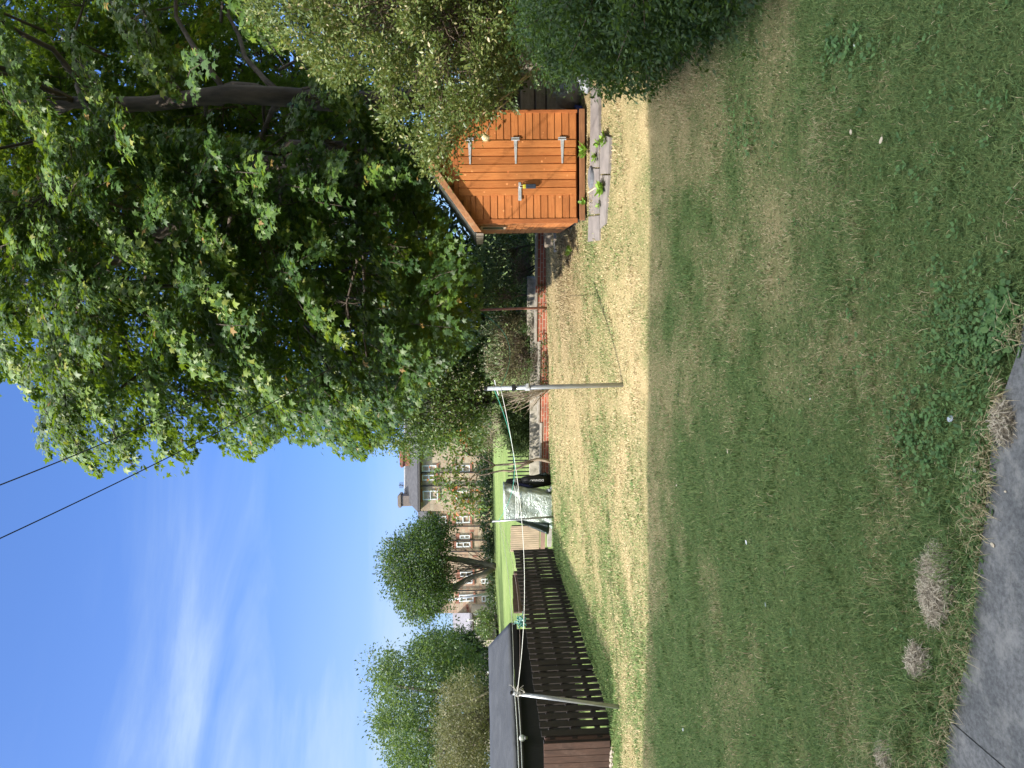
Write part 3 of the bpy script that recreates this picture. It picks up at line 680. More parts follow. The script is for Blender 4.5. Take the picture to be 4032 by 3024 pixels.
# old planks and a block lying between shed and wall
plank_m = woodmat('silvered_plank', (.36, .31, .25), (.20, .17, .13), stretch=(1.5, 6, 6), scale=6, rough=.8)
for (x0, y0, x1, y1, hh, lab) in [(2156, 905, 2156, 972, .17, 'weathered grey plank on edge left of the shed, nearest the brick wall'), (2190, 900, 2188, 944, .14, 'short weathered plank on edge beside the shed corner')]:
    a_ = G(x0 + 18, y0); b_ = G(x1 + 18, y1); o = thing('plank', lab, 'plank', a_, 0, 'old planks by the shed')
    d_ = unit((b_ - a_) * np.array([1, 1, 0])); n_ = np.array([-d_[1], d_[0], 0]) * .035
    mb = MB(); q = [a_ - n_, b_ - n_, b_ + n_, a_ + n_]; mb.hexa([p + np.array([0, 0, -.05]) for p in q] + [p + np.array([0, 0, hh]) for p in q]); mb.build('board', plank_m, o, True, bevel=.006)
cb_ = G(2208, 985); mb = MB(); mb.box(cb_[0] - .02, cb_[0] + .30, cb_[1] - .1, cb_[1] + .12, cb_[2] - .05, cb_[2] + .13)
tag(mb.build('concrete_block', simple('old_concrete', (.34, .32, .29), (.22, .2, .18), .9, 8), bevel=.012), 'grey concrete block half sunk in the dry bank beside the shed', 'block')

# clutter to the right of the shed
sack_m = simple('white_plastic', (.30, .32, .35), (.20, .22, .26), .45, 12, bs=.6, bd=.02)
def sack(px, py, d, r, label, name='plastic_sack', mat=None, cat='sack'):
    p = P(px, py, d); p[2] = max(p[2], tz(p[0], p[1]) + r[2] * .6); o = thing(name, label, cat, p)
    u = np.linspace(0, 2 * math.pi, 26, endpoint=False); vv = np.linspace(.02, math.pi - .02, 16); vs = []
    for t in vv:
        for a in u:
            k = 1 + .35 * (fbm(a * 2.2, t * 3 + px, 14, 4) - .5) + .08 * math.sin(a * 7 + t * 3)
            vs.append((r[0] * k * math.sin(t) * math.cos(a), r[1] * k * math.sin(t) * math.sin(a), r[2] * k * math.cos(t)))
    mb = MB(); mb.add(vs, [(j * 26 + i, (j + 1) * 26 + i, (j + 1) * 26 + (i + 1) % 26, j * 26 + (i + 1) % 26) for j in range(15) for i in range(26)])
    mb.build('crumpled_film', mat or sack_m, o, smooth=True)
    mb = MB(); mb.tube([(0, 0, r[2] * .75), (.01, 0, r[2] * 1.05), (.03, .01, r[2] * 1.25)], [r[0] * .25, r[0] * .10, r[0] * .28], 10); mb.build('neck', mat or sack_m, o, smooth=True); return o
sack(2278, 378, 10.3, (.19, .14, .20), 'white plastic sack slumped beside the shed under the hedge')
sack(2322, 318, 9.6, (.16, .12, .09), 'flattened white plastic bag lying on the slab under the hedge', 'plastic_bag', None, 'bag')
bt = P(2282, 442, 10.15); BT = thing('blue_tub', 'small dark blue tub tucked against the shed corner', 'tub', (bt[0] + .03, bt[1] + .05, bt[2] - .05))
blue_m = simple('blue_plastic', (.02, .05, .25), (.015, .035, .18), .35, 20, bs=.1)
mb = MB(); mb.tube([(0, 0, -.05), (0, 0, .10)], [.07, .085], 20); mb.build('body', blue_m, BT, smooth=False, bevel=.004); mb = MB(); mb.tube([(0, 0, .10), (0, 0, .112)], .092, 20); mb.build('rim', blue_m, BT)
old_m = woodmat('old_sleeper', (.42, .38, .33), (.22, .2, .17), stretch=(1.2, 6, 6), scale=5, rough=.9, weather=(.33, .32, .24))
for (x0, x1, lab) in [(2052, 2103, 'weathered grey sleeper beside the shed, topmost of the stacked sleepers'), (2112, 2148, 'mossy thin sleeper in the middle of the stack beside the shed'), (2156, 2262, 'dark broad sleeper wall low beside the shed behind the white sack')]:
    a_ = P(x0, 440, 11.3); b_ = P(x1, 440, 11.3); o = thing('old_sleeper', lab, 'sleeper', (a_[0], a_[1], b_[2]), -AX, 'stacked sleepers right of the shed')
    mb = MB(); mb.box(-.15, 3.4, 0, .12, 0, a_[2] - b_[2]); mb.build('beam', old_m, o, bevel=.008)
# ------------------------------------------------------------------ low brick wall, stepping down to the left
WALLP = [P(2140, 905, 18.0), P(2155, 1650, 20.0), P(2162, 1862, 20.8)]
wa = WALLP[0][:2]; wb = WALLP[2][:2]; wdir = unit(wb - wa); wlen = float(np.linalg.norm(wb - wa)); wrz = math.atan2(wdir[1], wdir[0])
wz0 = float(P(2122, 1300, 18.9)[2])
BW = thing('brick_wall', 'low red brick garden wall with flat grey coping, stepping down to the left', 'wall', (wa[0], wa[1], 0), wrz)
def wall_s(px):   # distance along the wall of a pixel row
    r = ray(2120, px); A = np.array([[r[0], -wdir[0]], [r[1], -wdir[1]]]); t = np.linalg.solve(A, wa - CAM[:2]); return float(t[1])
brick_m = brickmat('red_brick', (.40, .115, .065), (.30, .085, .05), (.42, .34, .27), .235, .075, .010)
coping_m = simple('stone_coping', (.36, .33, .29), (.22, .20, .17), .9, 7, bs=.4)
s1, s2 = wall_s(1340), wall_s(1658)
zt1 = P(2107, 1150, 18.6)[2]; zt2 = P(2118, 1500, 19.6)[2]; zt3 = P(2126, 1760, 20.4)[2]
mbk = MB(); mbc = MB(); 
# local +x runs along the wall to the left of the photograph; local -y... faces: camera side is local +y here
for (a_, b_, zt, zb) in [(-2.5, s1, zt1, -.2), (s1, s2, zt2, -.3), (s2, wlen, zt3, -.4)]:
    mbk.box(a_, b_, -.11, .11, zb, zt - .055); mbc.box(a_ - .01, b_ + .03, -.14, .14, zt - .055, zt)
mbk.build('brickwork', brick_m, BW); mbc.build('coping', coping_m, BW, bevel=.006)
mb = MB(); sp = wall_s(1133); mb.box(sp - .09, sp + .09, .11, .15, -.1, zt1 - .002); mb.build('brick_pier', brick_m, BW)
ledge_m = simple('pale_concrete', (.40, .37, .31), (.13, .125, .09), .95, 7, bs=.5, mid=(.3, .6))  # dark blotches paint lichen and dappled leaf shade together
LG = thing('concrete_ledge', 'pale concrete ledge blotched with lichen and dappled shade running just behind the brick wall', 'ledge', (wa[0], wa[1], 0), wrz)
mb = MB(); la, lb = wall_s(1110), wall_s(1342); zl = P(2077, 1250, 19.3)[2]; mb.box(la, lb, -.62, -.42, 0, zl); mb.build('upper_slab', ledge_m, LG, bevel=.01)
mb = MB(); lc = wall_s(1900); zl2 = P(2088, 1450, 20.0)[2]; mb.box(lb + .002, lc, -.62, -.42, -.2, zl2); mb.build('lower_slab', ledge_m, LG, bevel=.01)

# ------------------------------------------------------------------ clothes poles
pole_g = simple('grey_galvanised_pole', (.42, .44, .46), (.26, .28, .30), .42, 25, (1, 1, .2), .55, .1, .001)
pole_r = simple('rusty_painted_pole', (.42, .22, .17), (.26, .10, .07), .7, 18, (1, 1, .4), 0, .3)
black_m = simple('black_plastic', (.02, .02, .022), (.012, .012, .014), .45, 20, bs=.1)
def pole(top, base, d, r, mat, label, name='clothes_pole'):
    b_ = P(base[0], base[1], d) if d else G(*base); d = b_[1]; t_ = P(top[0], top[1], d)
    o = thing(name, label, 'clothes pole', b_, 0, 'clothes poles on the drying green')
    mb = MB(); mb.tube([b_ - (t_ - b_) * .12, b_ * .5 + t_ * .5, t_], [r, r * .98, r * .92], 14); mb.build('post', mat, o, True, smooth=True)
    mb = MB(); mb.tube([t_, t_ + unit(t_ - b_) * r * 1.2], [r * 1.02, r * .9], 14); mb.build('cap', black_m, o, True); return o, b_, t_
PC, pcb, pct = pole((1917, 1530), (2452, 1515), None, .031, pole_g, 'thick grey metal clothes pole standing alone in the middle of the sunlit lawn')
PR, prb, prt = pole((1855, 1221), (2122, 1213), 17.8, .032, pole_r, 'rusty red clothes pole in front of the brick wall')
PT, ptb, ptt = pole((1937, 2053), (2180, 2035), None, .026, pole_g, 'thin grey clothes pole in front of the silvery tarpaulin')
PLf, plb, plt_ = pole((2018, 2729), (2434, 2783), None, .030, pole_g, 'leaning grey clothes pole with tangled cord at its top, beside the dark slatted fence')
ax_ = unit(pct - pcb)
for f_, hh, rr, nm, mt in [(.805, .05, .042, 'clamp', black_m), (.705, .06, .044, 'clamp', galv)]:
    q = pcb + (pct - pcb) * f_; mb = MB(); mb.tube([q - ax_ * hh / 2, q + ax_ * hh / 2], rr, 14); mb.box(q[0] - .012, q[0] + .05, q[1] - .06, q[1] - .025, q[2] - .015, q[2] + .015); mb.build(nm, mt, PC, True)
q = pcb + (pct - pcb) * .93; mb = MB(); mb.tube([q + np.array([.11, 0, .02]), q, q + np.array([-.09, 0, -.03])], .009, 8); mb.build('crossbar', galv, PC, True)
q = prb + (prt - prb) * .95; mb = MB(); mb.tube([q + np.array([.09, 0, 0]), q - np.array([.09, 0, 0])], .012, 8); mb.build('crossbar', galv, PR, True)
mb = MB()
for k in range(7):   # frayed cord wound round the leaning pole's top
    c0 = plt_ - np.array([0, 0, .05 + .012 * k]); rad = .036 + .012 * random.random()
    mb.tube([c0 + np.array([rad * math.cos(a) + (.05 if k > 4 else 0) * math.sin(a / 2), rad * math.sin(a), .02 * math.sin(a * 1.5 + k) - (.05 * abs(math.sin(a)) if k > 4 else 0)]) for a in np.linspace(0, 6.3, 16)], .006, 5)
for k in range(4): mb.tube([plt_ + np.array([.03, -.03, -.06]), plt_ + np.array([.07 + .02 * k, -.03, -.10 + .04 * k]), plt_ + np.array([.10 + .03 * random.random(), -.02, -.16 + .07 * k])], .004, 5)
CORD = simple('dirty_cord', (.50, .48, .44), (.25, .24, .22), .8, 40, bs=0)
tag(mb.build('tangled_cord', CORD), 'frayed cord wound in loops round the top of the leaning clothes pole', 'cord')

# ------------------------------------------------------------------ clothes lines
green_l = simple('green_line', (.05, .38, .27), (.04, .28, .2), .5, 60, bs=0); white_l = simple('white_line', (.72, .74, .72), (.6, .62, .6), .5, 60, bs=0); pink_l = simple('pinkish_line', (.62, .50, .50), (.5, .4, .4), .5, 60, bs=0)
def line(a, b, sag, r, mat, label, name='clothes_line', group='clothes lines between the poles'):
    a = np.asarray(a); b = np.asarray(b); pts = []
    for i in range(41):
        t = i / 40; q = a + (b - a) * t; q = q - np.array([0, 0, 4 * sag * t * (1 - t)]); pts.append(q)
    mb = MB(); mb.tube(pts, r, 6); return tag(mb.build(name, mat, smooth=True), label, 'washing line' if name == 'clothes_line' else 'cable', group)
at = lambda b_, t_, f_: b_ + (t_ - b_) * f_ + np.array([0, -.03, 0])
line(at(prb, prt, .94), at(pcb, pct, .905), .42, .0045, green_l, 'slack green line from the rusty pole to the middle pole')
line(at(pcb, pct, .95), at(ptb, ptt, .90), .34, .005, green_l, 'green line from the middle pole sagging to the thin pole by the tarpaulin')
line(at(pcb, pct, .90), at(plb, plt_, .96), .20, .0042, white_l, 'pale line from the middle pole all the way to the leaning pole')
line(at(ptb, ptt, .89), at(plb, plt_, .99), .10, .0042, white_l, 'upper pale line from the thin pole to the leaning pole')
line(at(ptb, ptt, .88), at(plb, plt_, .95), .20, .0036, pink_l, 'lower sagging line from the thin pole to the leaning pole')
e1 = P(2043, 3060, 8.6); e2 = P(2054, 3060, 8.6)
line(at(plb, plt_, .98), P(2046, 3330, 7.4), .02, .0065, white_l, 'upper white cord from the leaning pole out past the edge of the picture')
line(at(plb, plt_, .95), P(2060, 3330, 7.4), .02, .0065, white_l, 'lower white cord from the leaning pole out past the edge of the picture')
# a bunch of teal pegs hanging on the lines
lp = P(2036, 2447, 10.2); PG = thing('peg_bunch', 'bunch of teal clothes pegs hanging from the washing lines by the black shed', 'clothes pegs', lp)
teal_m = simple('teal_plastic', (.10, .36, .34), (.03, .16, .16), .4, 40, bs=0); mint_m = simple('mint_plastic', (.45, .68, .66), (.30, .52, .50), .4, 40, bs=0)
for mt, nm, cnt in ((teal_m, 'peg', 34), (mint_m, 'peg', 14)):
    for k in range(cnt):
        c_ = np.array([rng.normal() * .035, rng.normal() * .02, -.06 + rng.normal() * .035]); v_ = unit(rng.normal(size=3)) * .034; s_ = unit(np.cross(v_, rng.normal(size=3))) * .007
        mb = MB(); mb.tube([c_ - v_ + s_, c_ + v_ * .3, c_ + v_ + s_ * .4], .0055, 5); mb.tube([c_ - v_ - s_, c_ + v_ * .3, c_ + v_ - s_ * .4], .0055, 5); mb.build(nm, mt, PG)
mb = MB(); mb.tube([(0, 0, .03), (0, 0, -.04)], .005, 5); mb.build('hook', mint_m, PG)

# ------------------------------------------------------------------ tarpaulin over garden things
tc_ = onground(P(2155, 1985, 20.0)); TH = P(1984, 1985, tc_[1])[2] - tc_[2]
ppm = F / tc_[1]
TP = thing('tarpaulin_cover', 'silvery green crinkled tarpaulin roped over a tall bulky load', 'tarpaulin', tc_)
tarp_m, nt, b = newmat('silver_green_sheet')
v = coords(nt); n1 = noise(nt, 4, 5, .6, v, 1.2); n2 = nt.nodes.new('ShaderNodeTexVoronoi'); n2.inputs['Scale'].default_value = 14; n2.feature = 'DISTANCE_TO_EDGE'
dv = noise(nt, 5, 4, .6, v); ad = mixc(nt, .35, v, dv.outputs['Color']); nt.links.new(ad, n2.inputs['Vector'])
r = ramp(nt, [(.3, (.26, .32, .30)), (.7, (.60, .66, .63))]); nt.links.new(n1.outputs['Fac'], r.inputs[0]); nt.links.new(r.outputs[0], b.inputs['Base Color'])
b.inputs['Roughness'].default_value = .34; b.inputs['Metallic'].default_value = .35
mm = nt.nodes.new('ShaderNodeMath'); mm.operation = 'MULTIPLY_ADD'; nt.links.new(n1.outputs['Fac'], mm.inputs[0]); mm.inputs[1].default_value = 1.0; nt.links.new(n2.outputs['Distance'], mm.inputs[2])
bump(nt, b, mm.outputs[0], .6, .04)
def tarp_local(px, py): q = P(px, py, tc_[1]) - tc_; return q[0], q[2]
nu, nz = 72, 40; vs = []
prof_z = [0, .25, .5, .75, 1.0]
xr = [tarp_local(2150, 1936)[0], tarp_local(2110, 1926)[0], tarp_local(2070, 1918)[0], tarp_local(2028, 1905)[0], tarp_local(1990, 1900)[0]]
xl = [tarp_local(2150, 2078)[0], tarp_local(2110, 2064)[0], tarp_local(2070, 2052)[0], tarp_local(2030, 2042)[0], tarp_local(1990, 2046)[0]]
for j in range(nz + 1):
    t = j / nz; z = TH * min(t * 1.0, 1)
    a = np.interp(t, prof_z, xr); c_ = np.interp(t, prof_z, xl); cx_ = (a + c_) / 2; hw = (a - c_) / 2; hd = .42 - .05 * t
    pin = 1 - .07 * math.exp(-((t - .76) / .05) ** 2)
    for i in range(nu):
        ph = 2 * math.pi * i / nu; e = 2 / 5.0
        qx = math.copysign(abs(math.cos(ph)) ** e, math.cos(ph)); qy = math.copysign(abs(math.sin(ph)) ** e, math.sin(ph))
        f = fbm(ph * 3.2 + 5 * t, t * 6 - ph, 33, 4) - .5; g_ = math.sin(ph * 9 + 4.5 * t + 3 * fbm(ph, t * 2, 3, 2)) * .018 * (1.2 - t)
        diag = .06 * math.exp(-(((t - .55) * .9 - (qx * .5)) / .10) ** 2)
        k = pin * (1 + .10 * f) + g_
        vs.append((cx_ + hw * qx * k, (hd * k - diag * (1 if qy < 0 else 0) * .6) * qy, z + (.03 * f if t > .05 else 0)))
vs.append(((xr[-1] + xl[-1]) / 2, 0, TH + .02))
mb = MB(); fs = [(j * nu + i, j * nu + (i + 1) % nu, (j + 1) * nu + (i + 1) % nu, (j + 1) * nu + i) for j in range(nz) for i in range(nu)] + [(nz * nu + i, nz * nu + (i + 1) % nu, len(vs) - 1) for i in range(nu)]
mb.add(vs, fs); mb.build('sheet', tarp_m, TP, smooth=True)
dk = simple('dark_green_sheet', (.035, .055, .052), (.02, .03, .03), .3, 8, bs=.8, bd=.05)
x0_, z0_ = tarp_local(2030, 2044); x1_, z1_ = tarp_local(2152, 2090); x2_, z2_ = tarp_local(2155, 2040)
mb = MB(); n_ = 14; vs = []
for j in range(n_ + 1):
    t = j / n_
    for i in range(9):
        s = i / 8; xx = x0_ + (x1_ - x0_) * t * (1 - s) + (x2_ - x0_) * t * s; zz_ = z0_ + (z1_ - z0_) * t
        vs.append((xx, -.36 - .10 * t + .10 * s + .05 * math.sin(s * 11 + t * 4) * t, zz_ - .05 * math.sin(math.pi * s) * t))
mb.add(vs, [(j * 9 + i, j * 9 + i + 1, (j + 1) * 9 + i + 1, (j + 1) * 9 + i) for j in range(n_) for i in range(8)])
tail = mb.build('loose_flap', dk, TP, smooth=True); so = tail.modifiers.new('solid', 'SOLIDIFY'); so.thickness = .012
for zpx in (2022, 2031):
    pts = []
    for i in range(50):
        ph = 2 * math.pi * i / 49; t = np.interp(tarp_local(zpx, 1980)[1] - .05 * math.sin(ph) ** 2, [0, TH], [0, 1]); a = np.interp(t, prof_z, xr); c_ = np.interp(t, prof_z, xl)
        qx = math.copysign(abs(math.cos(ph)) ** .4, math.cos(ph)); qy = math.copysign(abs(math.sin(ph)) ** .4, math.sin(ph))
        pts.append(((a + c_) / 2 + (a - c_) / 2 * qx * 1.02, .405 * qy * 1.03, t * TH))
    mb = MB(); mb.tube(pts, .011, 6, False); mb.build('rope', white_l, TP)
# sports bag and other black things beside it
gb = onground(P(2150, 1893, 19.9)); GB = thing('sports_bag', 'tall black bag with white lettering leaning beside the tarpaulin', 'bag', gb)
bag_m = simple('black_nylon', (.018, .018, .02), (.011, .011, .012), .6, 20, bs=.2)
def bl(px, py, d=None): return P(px, py, d or gb[1])
mb = MB(); mb.tube([bl(2148, 1891), bl(2120, 1889), bl(2085, 1889), bl(2064, 1892), bl(2056, 1899)], [.10, .118, .12, .115, .07], 20); mb.build('body', bag_m, GB, True, smooth=True)
mb = MB(); mb.tube([bl(2066, 1905), bl(2082, 1911), bl(2088, 1903)], .02, 8); mb.build('handle', simple('white_strap', (.7, .7, .7), (.6, .6, .6), .5, 20, bs=0), GB, True, smooth=True)
mb = MB(); mb.tube([bl(2044, 1893), bl(2075, 1893)], .010, 8); mb.build('zip_edge', simple('grey_zip', (.35, .37, .38), (.25, .26, .27), .4, 20, bs=0), GB, True)
tcv = bpy.data.curves.new('lettering', 'FONT'); tcv.body = 'DONNAY'; tcv.size = .088; tcv.align_x = 'CENTER'; tcv.align_y = 'CENTER'; tcv.extrude = .002; tcv.space_character = 1.05
tmp = bpy.data.objects.new('tmp', tcv); COL.objects.link(tmp); dg = bpy.context.evaluated_depsgraph_get(); tme = bpy.data.meshes.new_from_object(tmp.evaluated_get(dg)); bpy.data.objects.remove(tmp)
to = bpy.data.objects.new('lettering', tme); COL.objects.link(to); tme.materials.clear(); tme.materials.append(simple('white_print', (.72, .72, .72), (.62, .62, .62), .5, 30, bs=0))
ta = bl(2132, 1888); tb = bl(2091, 1888.5); tm_ = (ta + tb) / 2; ux = unit(tb - ta); uz = np.array([0, -1.0, 0]); uy = np.cross(uz, ux)
to.parent = GB; L_ = Matrix((tuple(ux), tuple(uy), tuple(uz))).transposed().to_4x4(); L_.translation = Vector(tm_ - gb + np.array([0, -.128, 0])); to.matrix_local = L_
ob = P(2008, 1893, gb[1] + .15); OB = thing('black_bundle', 'black hooded bundle standing up behind the lettered bag beside the tarpaulin', 'bundle', onground(ob))
mb = MB(); mb.tube([onground(ob), P(2060, 1905, ob[1]), P(2028, 1903, ob[1]), P(2004, 1897, ob[1]), P(1993, 1893, ob[1])], [.16, .17, .15, .10, .05], 16); mb.build('cloth', bag_m, OB, True, smooth=True)
mb = MB(); mb.ball(P(2029, 1893, ob[1] - .16), (.07, .05, .06), 12, 8, .3); mb.build('grey_buckle', galv, OB, True, smooth=True)
mb = MB(); mb.tube([P(2043, 1906, ob[1] - .19), P(2070, 1912, ob[1] - .2), P(2098, 1916, ob[1] - .2)], [.03, .06, .03], 10); mb.build('blue_fold', simple('navy_cloth', (.015, .02, .10), (.01, .014, .06), .6, 20, bs=.2), OB, True, smooth=True)
sh_ = onground(P(2158, 1868, 20.2)); SH = thing('folded_sheet', 'dark green sheet sloping down from the railing to the end of the brick wall', 'sheet', sh_)
mb = MB(); vs = []
for j in range(13):
    t = j / 12
    for i in range(9):
        s = i / 8; a = P(2150 - 90 * t + 6 * math.sin(5 * s), 1860 + 26 * t * (1 - s) + 24 * s * (1 - .2 * t), 20.2 - .25 * (1 - t) - .03 * math.sin(s * 9)); vs.append(a)
mb.add(vs, [(j * 9 + i, j * 9 + i + 1, (j + 1) * 9 + i + 1, (j + 1) * 9 + i) for j in range(12) for i in range(8)]); o_ = mb.build('sheet', dk, SH, True, smooth=True); so = o_.modifiers.new('solid', 'SOLIDIFY'); so.thickness = .02
wp = onground(P(2160, 1930, 19.7)); WP = thing('white_bag_scrap', 'crumpled scrap of white plastic on the grass below the tarpaulin', 'plastic scrap', wp)
mb = MB(); mb.ball((0, 0, .06), (.05, .04, .09), 12, 9, .6); mb.ball((.05, -.02, .02), (.07, .04, .03), 10, 8, .6); mb.build('film', sack_m, WP)
# kerb stones under the tarpaulin and the pale fence
kb = [onground(P(2164, 1960, 20.2)), onground(P(2164, 2150, 20.8))]
KB = thing('concrete_kerb', 'low grey concrete edging under the pale plank fence and tarpaulin', 'kerb', kb[0]); d_ = unit((kb[1] - kb[0]) * np.array([1, 1, 0])); n_ = np.array([-d_[1], d_[0], 0]) * .06
mb = MB(); L_ = np.linalg.norm(kb[1] - kb[0]); q = [kb[0] - n_, kb[0] + d_ * L_ - n_, kb[0] + d_ * L_ + n_, kb[0] + n_]; mb.hexa([p + np.array([0, 0, -.1]) for p in q] + [p + np.array([0, 0, .11]) for p in q]); mb.build('edging', simple('kerb_concrete', (.34, .31, .30), (.22, .2, .19), .9, 7), KB, True, bevel=.01)

# ------------------------------------------------------------------ fences
pale_m = woodmat('pale_larch', (.50, .39, .29), (.33, .24, .17), stretch=(6, 6, .6), scale=8, rough=.8)
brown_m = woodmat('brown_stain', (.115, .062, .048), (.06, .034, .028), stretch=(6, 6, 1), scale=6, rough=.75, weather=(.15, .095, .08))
dkbrown = woodmat('shaded_dark_stain', (.026, .018, .015), (.014, .010, .008), stretch=(6, 6, 1), scale=6, rough=.75, weather=(.036, .027, .022))  # brown stain darkened: the long fence's shade is put into its colour
pa = P(2165, 2068, 21.2); pb = P(2165, 2168, 21.6); PF = thing('pale_plank_fence', 'short pale fence of narrow upright planks behind the tarpaulin', 'fence', onground(pa))
zt = P(2010, 2110, 21.4)[2]; zb = P(2122, 2110, 21.4)[2]; zc_ = P(2146, 2110, 21.4)[2]; zk = P(2166, 2110, 21.4)[2]
mb = MB(); n_ = 24
for i in range(n_):
    t0 = i / n_; a = pa + (pb - pa) * t0; c_ = pa + (pb - pa) * ((i + .86) / n_); yo = -.012 * (i % 2); jt = random.uniform(-.012, .012)
    mb.hexa([(a[0], a[1] + yo, zb), (c_[0], c_[1] + yo, zb), (c_[0], c_[1] + yo + .02, zb), (a[0], a[1] + yo + .02, zb), (a[0], a[1] + yo, zt + jt), (c_[0], c_[1] + yo, zt + jt), (c_[0], c_[1] + yo + .02, zt + jt), (a[0], a[1] + yo + .02, zt + jt)])
mb.build('planks', pale_m, PF, True)
mb = MB(); d3 = (pb - pa); y_ = np.array([0, .04, 0])
for (z0, z1) in ((zb - .02, zb - .0), (zc_, zb - .05)):
    mb.hexa([(pa[0], pa[1], z0), (pb[0], pb[1], z0), (pb[0], pb[1] + .05, z0), (pa[0], pa[1] + .05, z0), (pa[0], pa[1], z1), (pb[0], pb[1], z1), (pb[0], pb[1] + .05, z1), (pa[0], pa[1] + .05, z1)])
mb.build('gravel_board', woodmat('pinkish_board', (.30, .19, .15), (.2, .12, .1), stretch=(1, 6, 6), scale=5), PF, True)
for t in (.04, .96):
    mb = MB(); a = pa + d3 * t; mb.box(a[0] - .04, a[0] + .04, a[1] + .055, a[1] + .135, zk - .1, zt - .04)
    mb.build('post', dkbrown, PF, True)

def slat_fence(name, label, A, Bp, hA, hB, n, width, mat, gap_alt=False, th=.02, rails=(.18, .82), rail_side=1, group=None, lift=.06, loc=None):
    A = np.asarray(A); Bp = np.asarray(Bp); o = thing(name, label, 'fence', A, 0, group)
    d = (Bp - A) * np.array([1, 1, 0]); L = np.linalg.norm(d); d = d / L; nn = np.array([-d[1], d[0], 0]) * rail_side
    mb = MB()
    for i in range(n):
        t = (i + .5) / n; c_ = A + (Bp - A) * t; hh = hA + (hB - hA) * t + random.uniform(-.008, .008); w = width / 2 * random.uniform(.97, 1.03)
        c_ = c_ + nn * random.uniform(-.004, .004); tilt = random.uniform(-.004, .004)
        q = [c_ - d * w - nn * th / 2, c_ + d * w - nn * th / 2, c_ + d * w + nn * th / 2, c_ - d * w + nn * th / 2]
        mb.hexa([p + np.array([0, 0, lift]) for p in q] + [p + np.array([0, 0, hh]) + d * tilt for p in q])
    mb.build('slats', mat, o, True)
    for rr in rails:
        mb = MB(); q0 = A + nn * (th / 2 + .002); q1 = Bp + nn * (th / 2 + .002)
        z0a, z0b = hA * rr, hB * rr
        mb.hexa([q0 + [0, 0, z0a - .04], q1 + [0, 0, z0b - .04], q1 + nn * .04 + [0, 0, z0b - .04], q0 + nn * .04 + [0, 0, z0a - .04], q0 + [0, 0, z0a + .04], q1 + [0, 0, z0b + .04], q1 + nn * .04 + [0, 0, z0b + .04], q0 + nn * .04 + [0, 0, z0a + .04]])
        mb.build('rail', mat, o, True)
    k = max(2, int(L / 1.8) + 1)
    for i in range(k):
        c_ = A + (Bp - A) * (i / (k - 1)) + nn * (th / 2 + .09); hh = (hA + (hB - hA) * i / (k - 1)) * .97
        mb = MB(); q = [c_ + sx_ * d * .045 + sy_ * nn * .045 for sx_, sy_ in ((-1, -1), (1, -1), (1, 1), (-1, 1))]; mb.hexa([p + [0, 0, -.2] for p in q] + [p + [0, 0, hh] for p in q]); mb.build('post', mat, o, True)
    return o
fA = onground(P(2400, 2893, 10.5)); fB = onground(P(2180, 2160, 18.0))
hA = P(2132, 2893, fA[1])[2] - fA[2]; hB = P(2022, 2160, fB[1])[2] - fB[2]
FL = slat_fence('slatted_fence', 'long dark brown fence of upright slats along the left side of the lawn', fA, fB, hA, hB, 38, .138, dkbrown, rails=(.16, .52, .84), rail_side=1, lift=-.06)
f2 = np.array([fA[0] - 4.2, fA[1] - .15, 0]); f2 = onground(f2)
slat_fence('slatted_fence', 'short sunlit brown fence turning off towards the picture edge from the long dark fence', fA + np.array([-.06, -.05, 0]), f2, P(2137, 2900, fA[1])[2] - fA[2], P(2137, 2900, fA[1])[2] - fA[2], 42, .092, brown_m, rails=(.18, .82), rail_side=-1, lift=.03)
bA = onground(P(2075, 2262, 22.5)); bB = onground(P(2085, 2412, 21.5))
slat_fence('board_fence', 'brown board fence glimpsed above the far part of the dark slatted fence', bA, bB, P(2018, 2262, 22.5)[2] - bA[2], P(2020, 2412, 21.5)[2] - bB[2], 11, .125, brown_m, rails=(.3, .8), rail_side=1)
mb = MB(); 
for i in range(420):
    x = fA[0] - .1 - 3.8 * random.random(); y = fA[1] - .1 - .22 * random.random(); r_ = random.uniform(.008, .02); mb.ball((x, y, tz(x, y) + .012), (r_ * 1.3, r_, r_ * .8), 6, 4, .3)
tag(mb.build('gravel', simple('pale_gravel', (.55, .48, .40), (.35, .3, .26), .9, 30, bs=0)), 'strip of pale gravel along the foot of the sunlit fence', 'gravel', None, 'stuff')
# metal railing behind the tarpaulin
ra = onground(P(2120, 1765, 21.8)); rb = onground(P(2120, 1885, 22.1)); RL = thing('metal_railing', 'black upright bar railing behind the thin branching tree', 'railing', ra)
zt = P(1999, 1820, 21.9)[2]; zr = P(2023, 1820, 21.9)[2]
for i in range(9):
    a = ra + (rb - ra) * i / 8; mb = MB(); mb.box(a[0] - .018, a[0] + .018, a[1] - .018, a[1] + .018, a[2] - .05, zt); mb.build('bar', black_m, RL, True)
for z_ in (zr, zr - .75):
    mb = MB(); mb.hexa([(ra[0] + .1, ra[1] + .02, z_ - .02), (rb[0] - .1, rb[1] + .02, z_ - .02), (rb[0] - .1, rb[1] + .05, z_ - .02), (ra[0] + .1, ra[1] + .05, z_ - .02), (ra[0] + .1, ra[1] + .02, z_ + .02), (rb[0] - .1, rb[1] + .02, z_ + .02), (rb[0] - .1, rb[1] + .05, z_ + .02), (ra[0] + .1, ra[1] + .05, z_ + .02)]); mb.build('rail', black_m, RL, True)

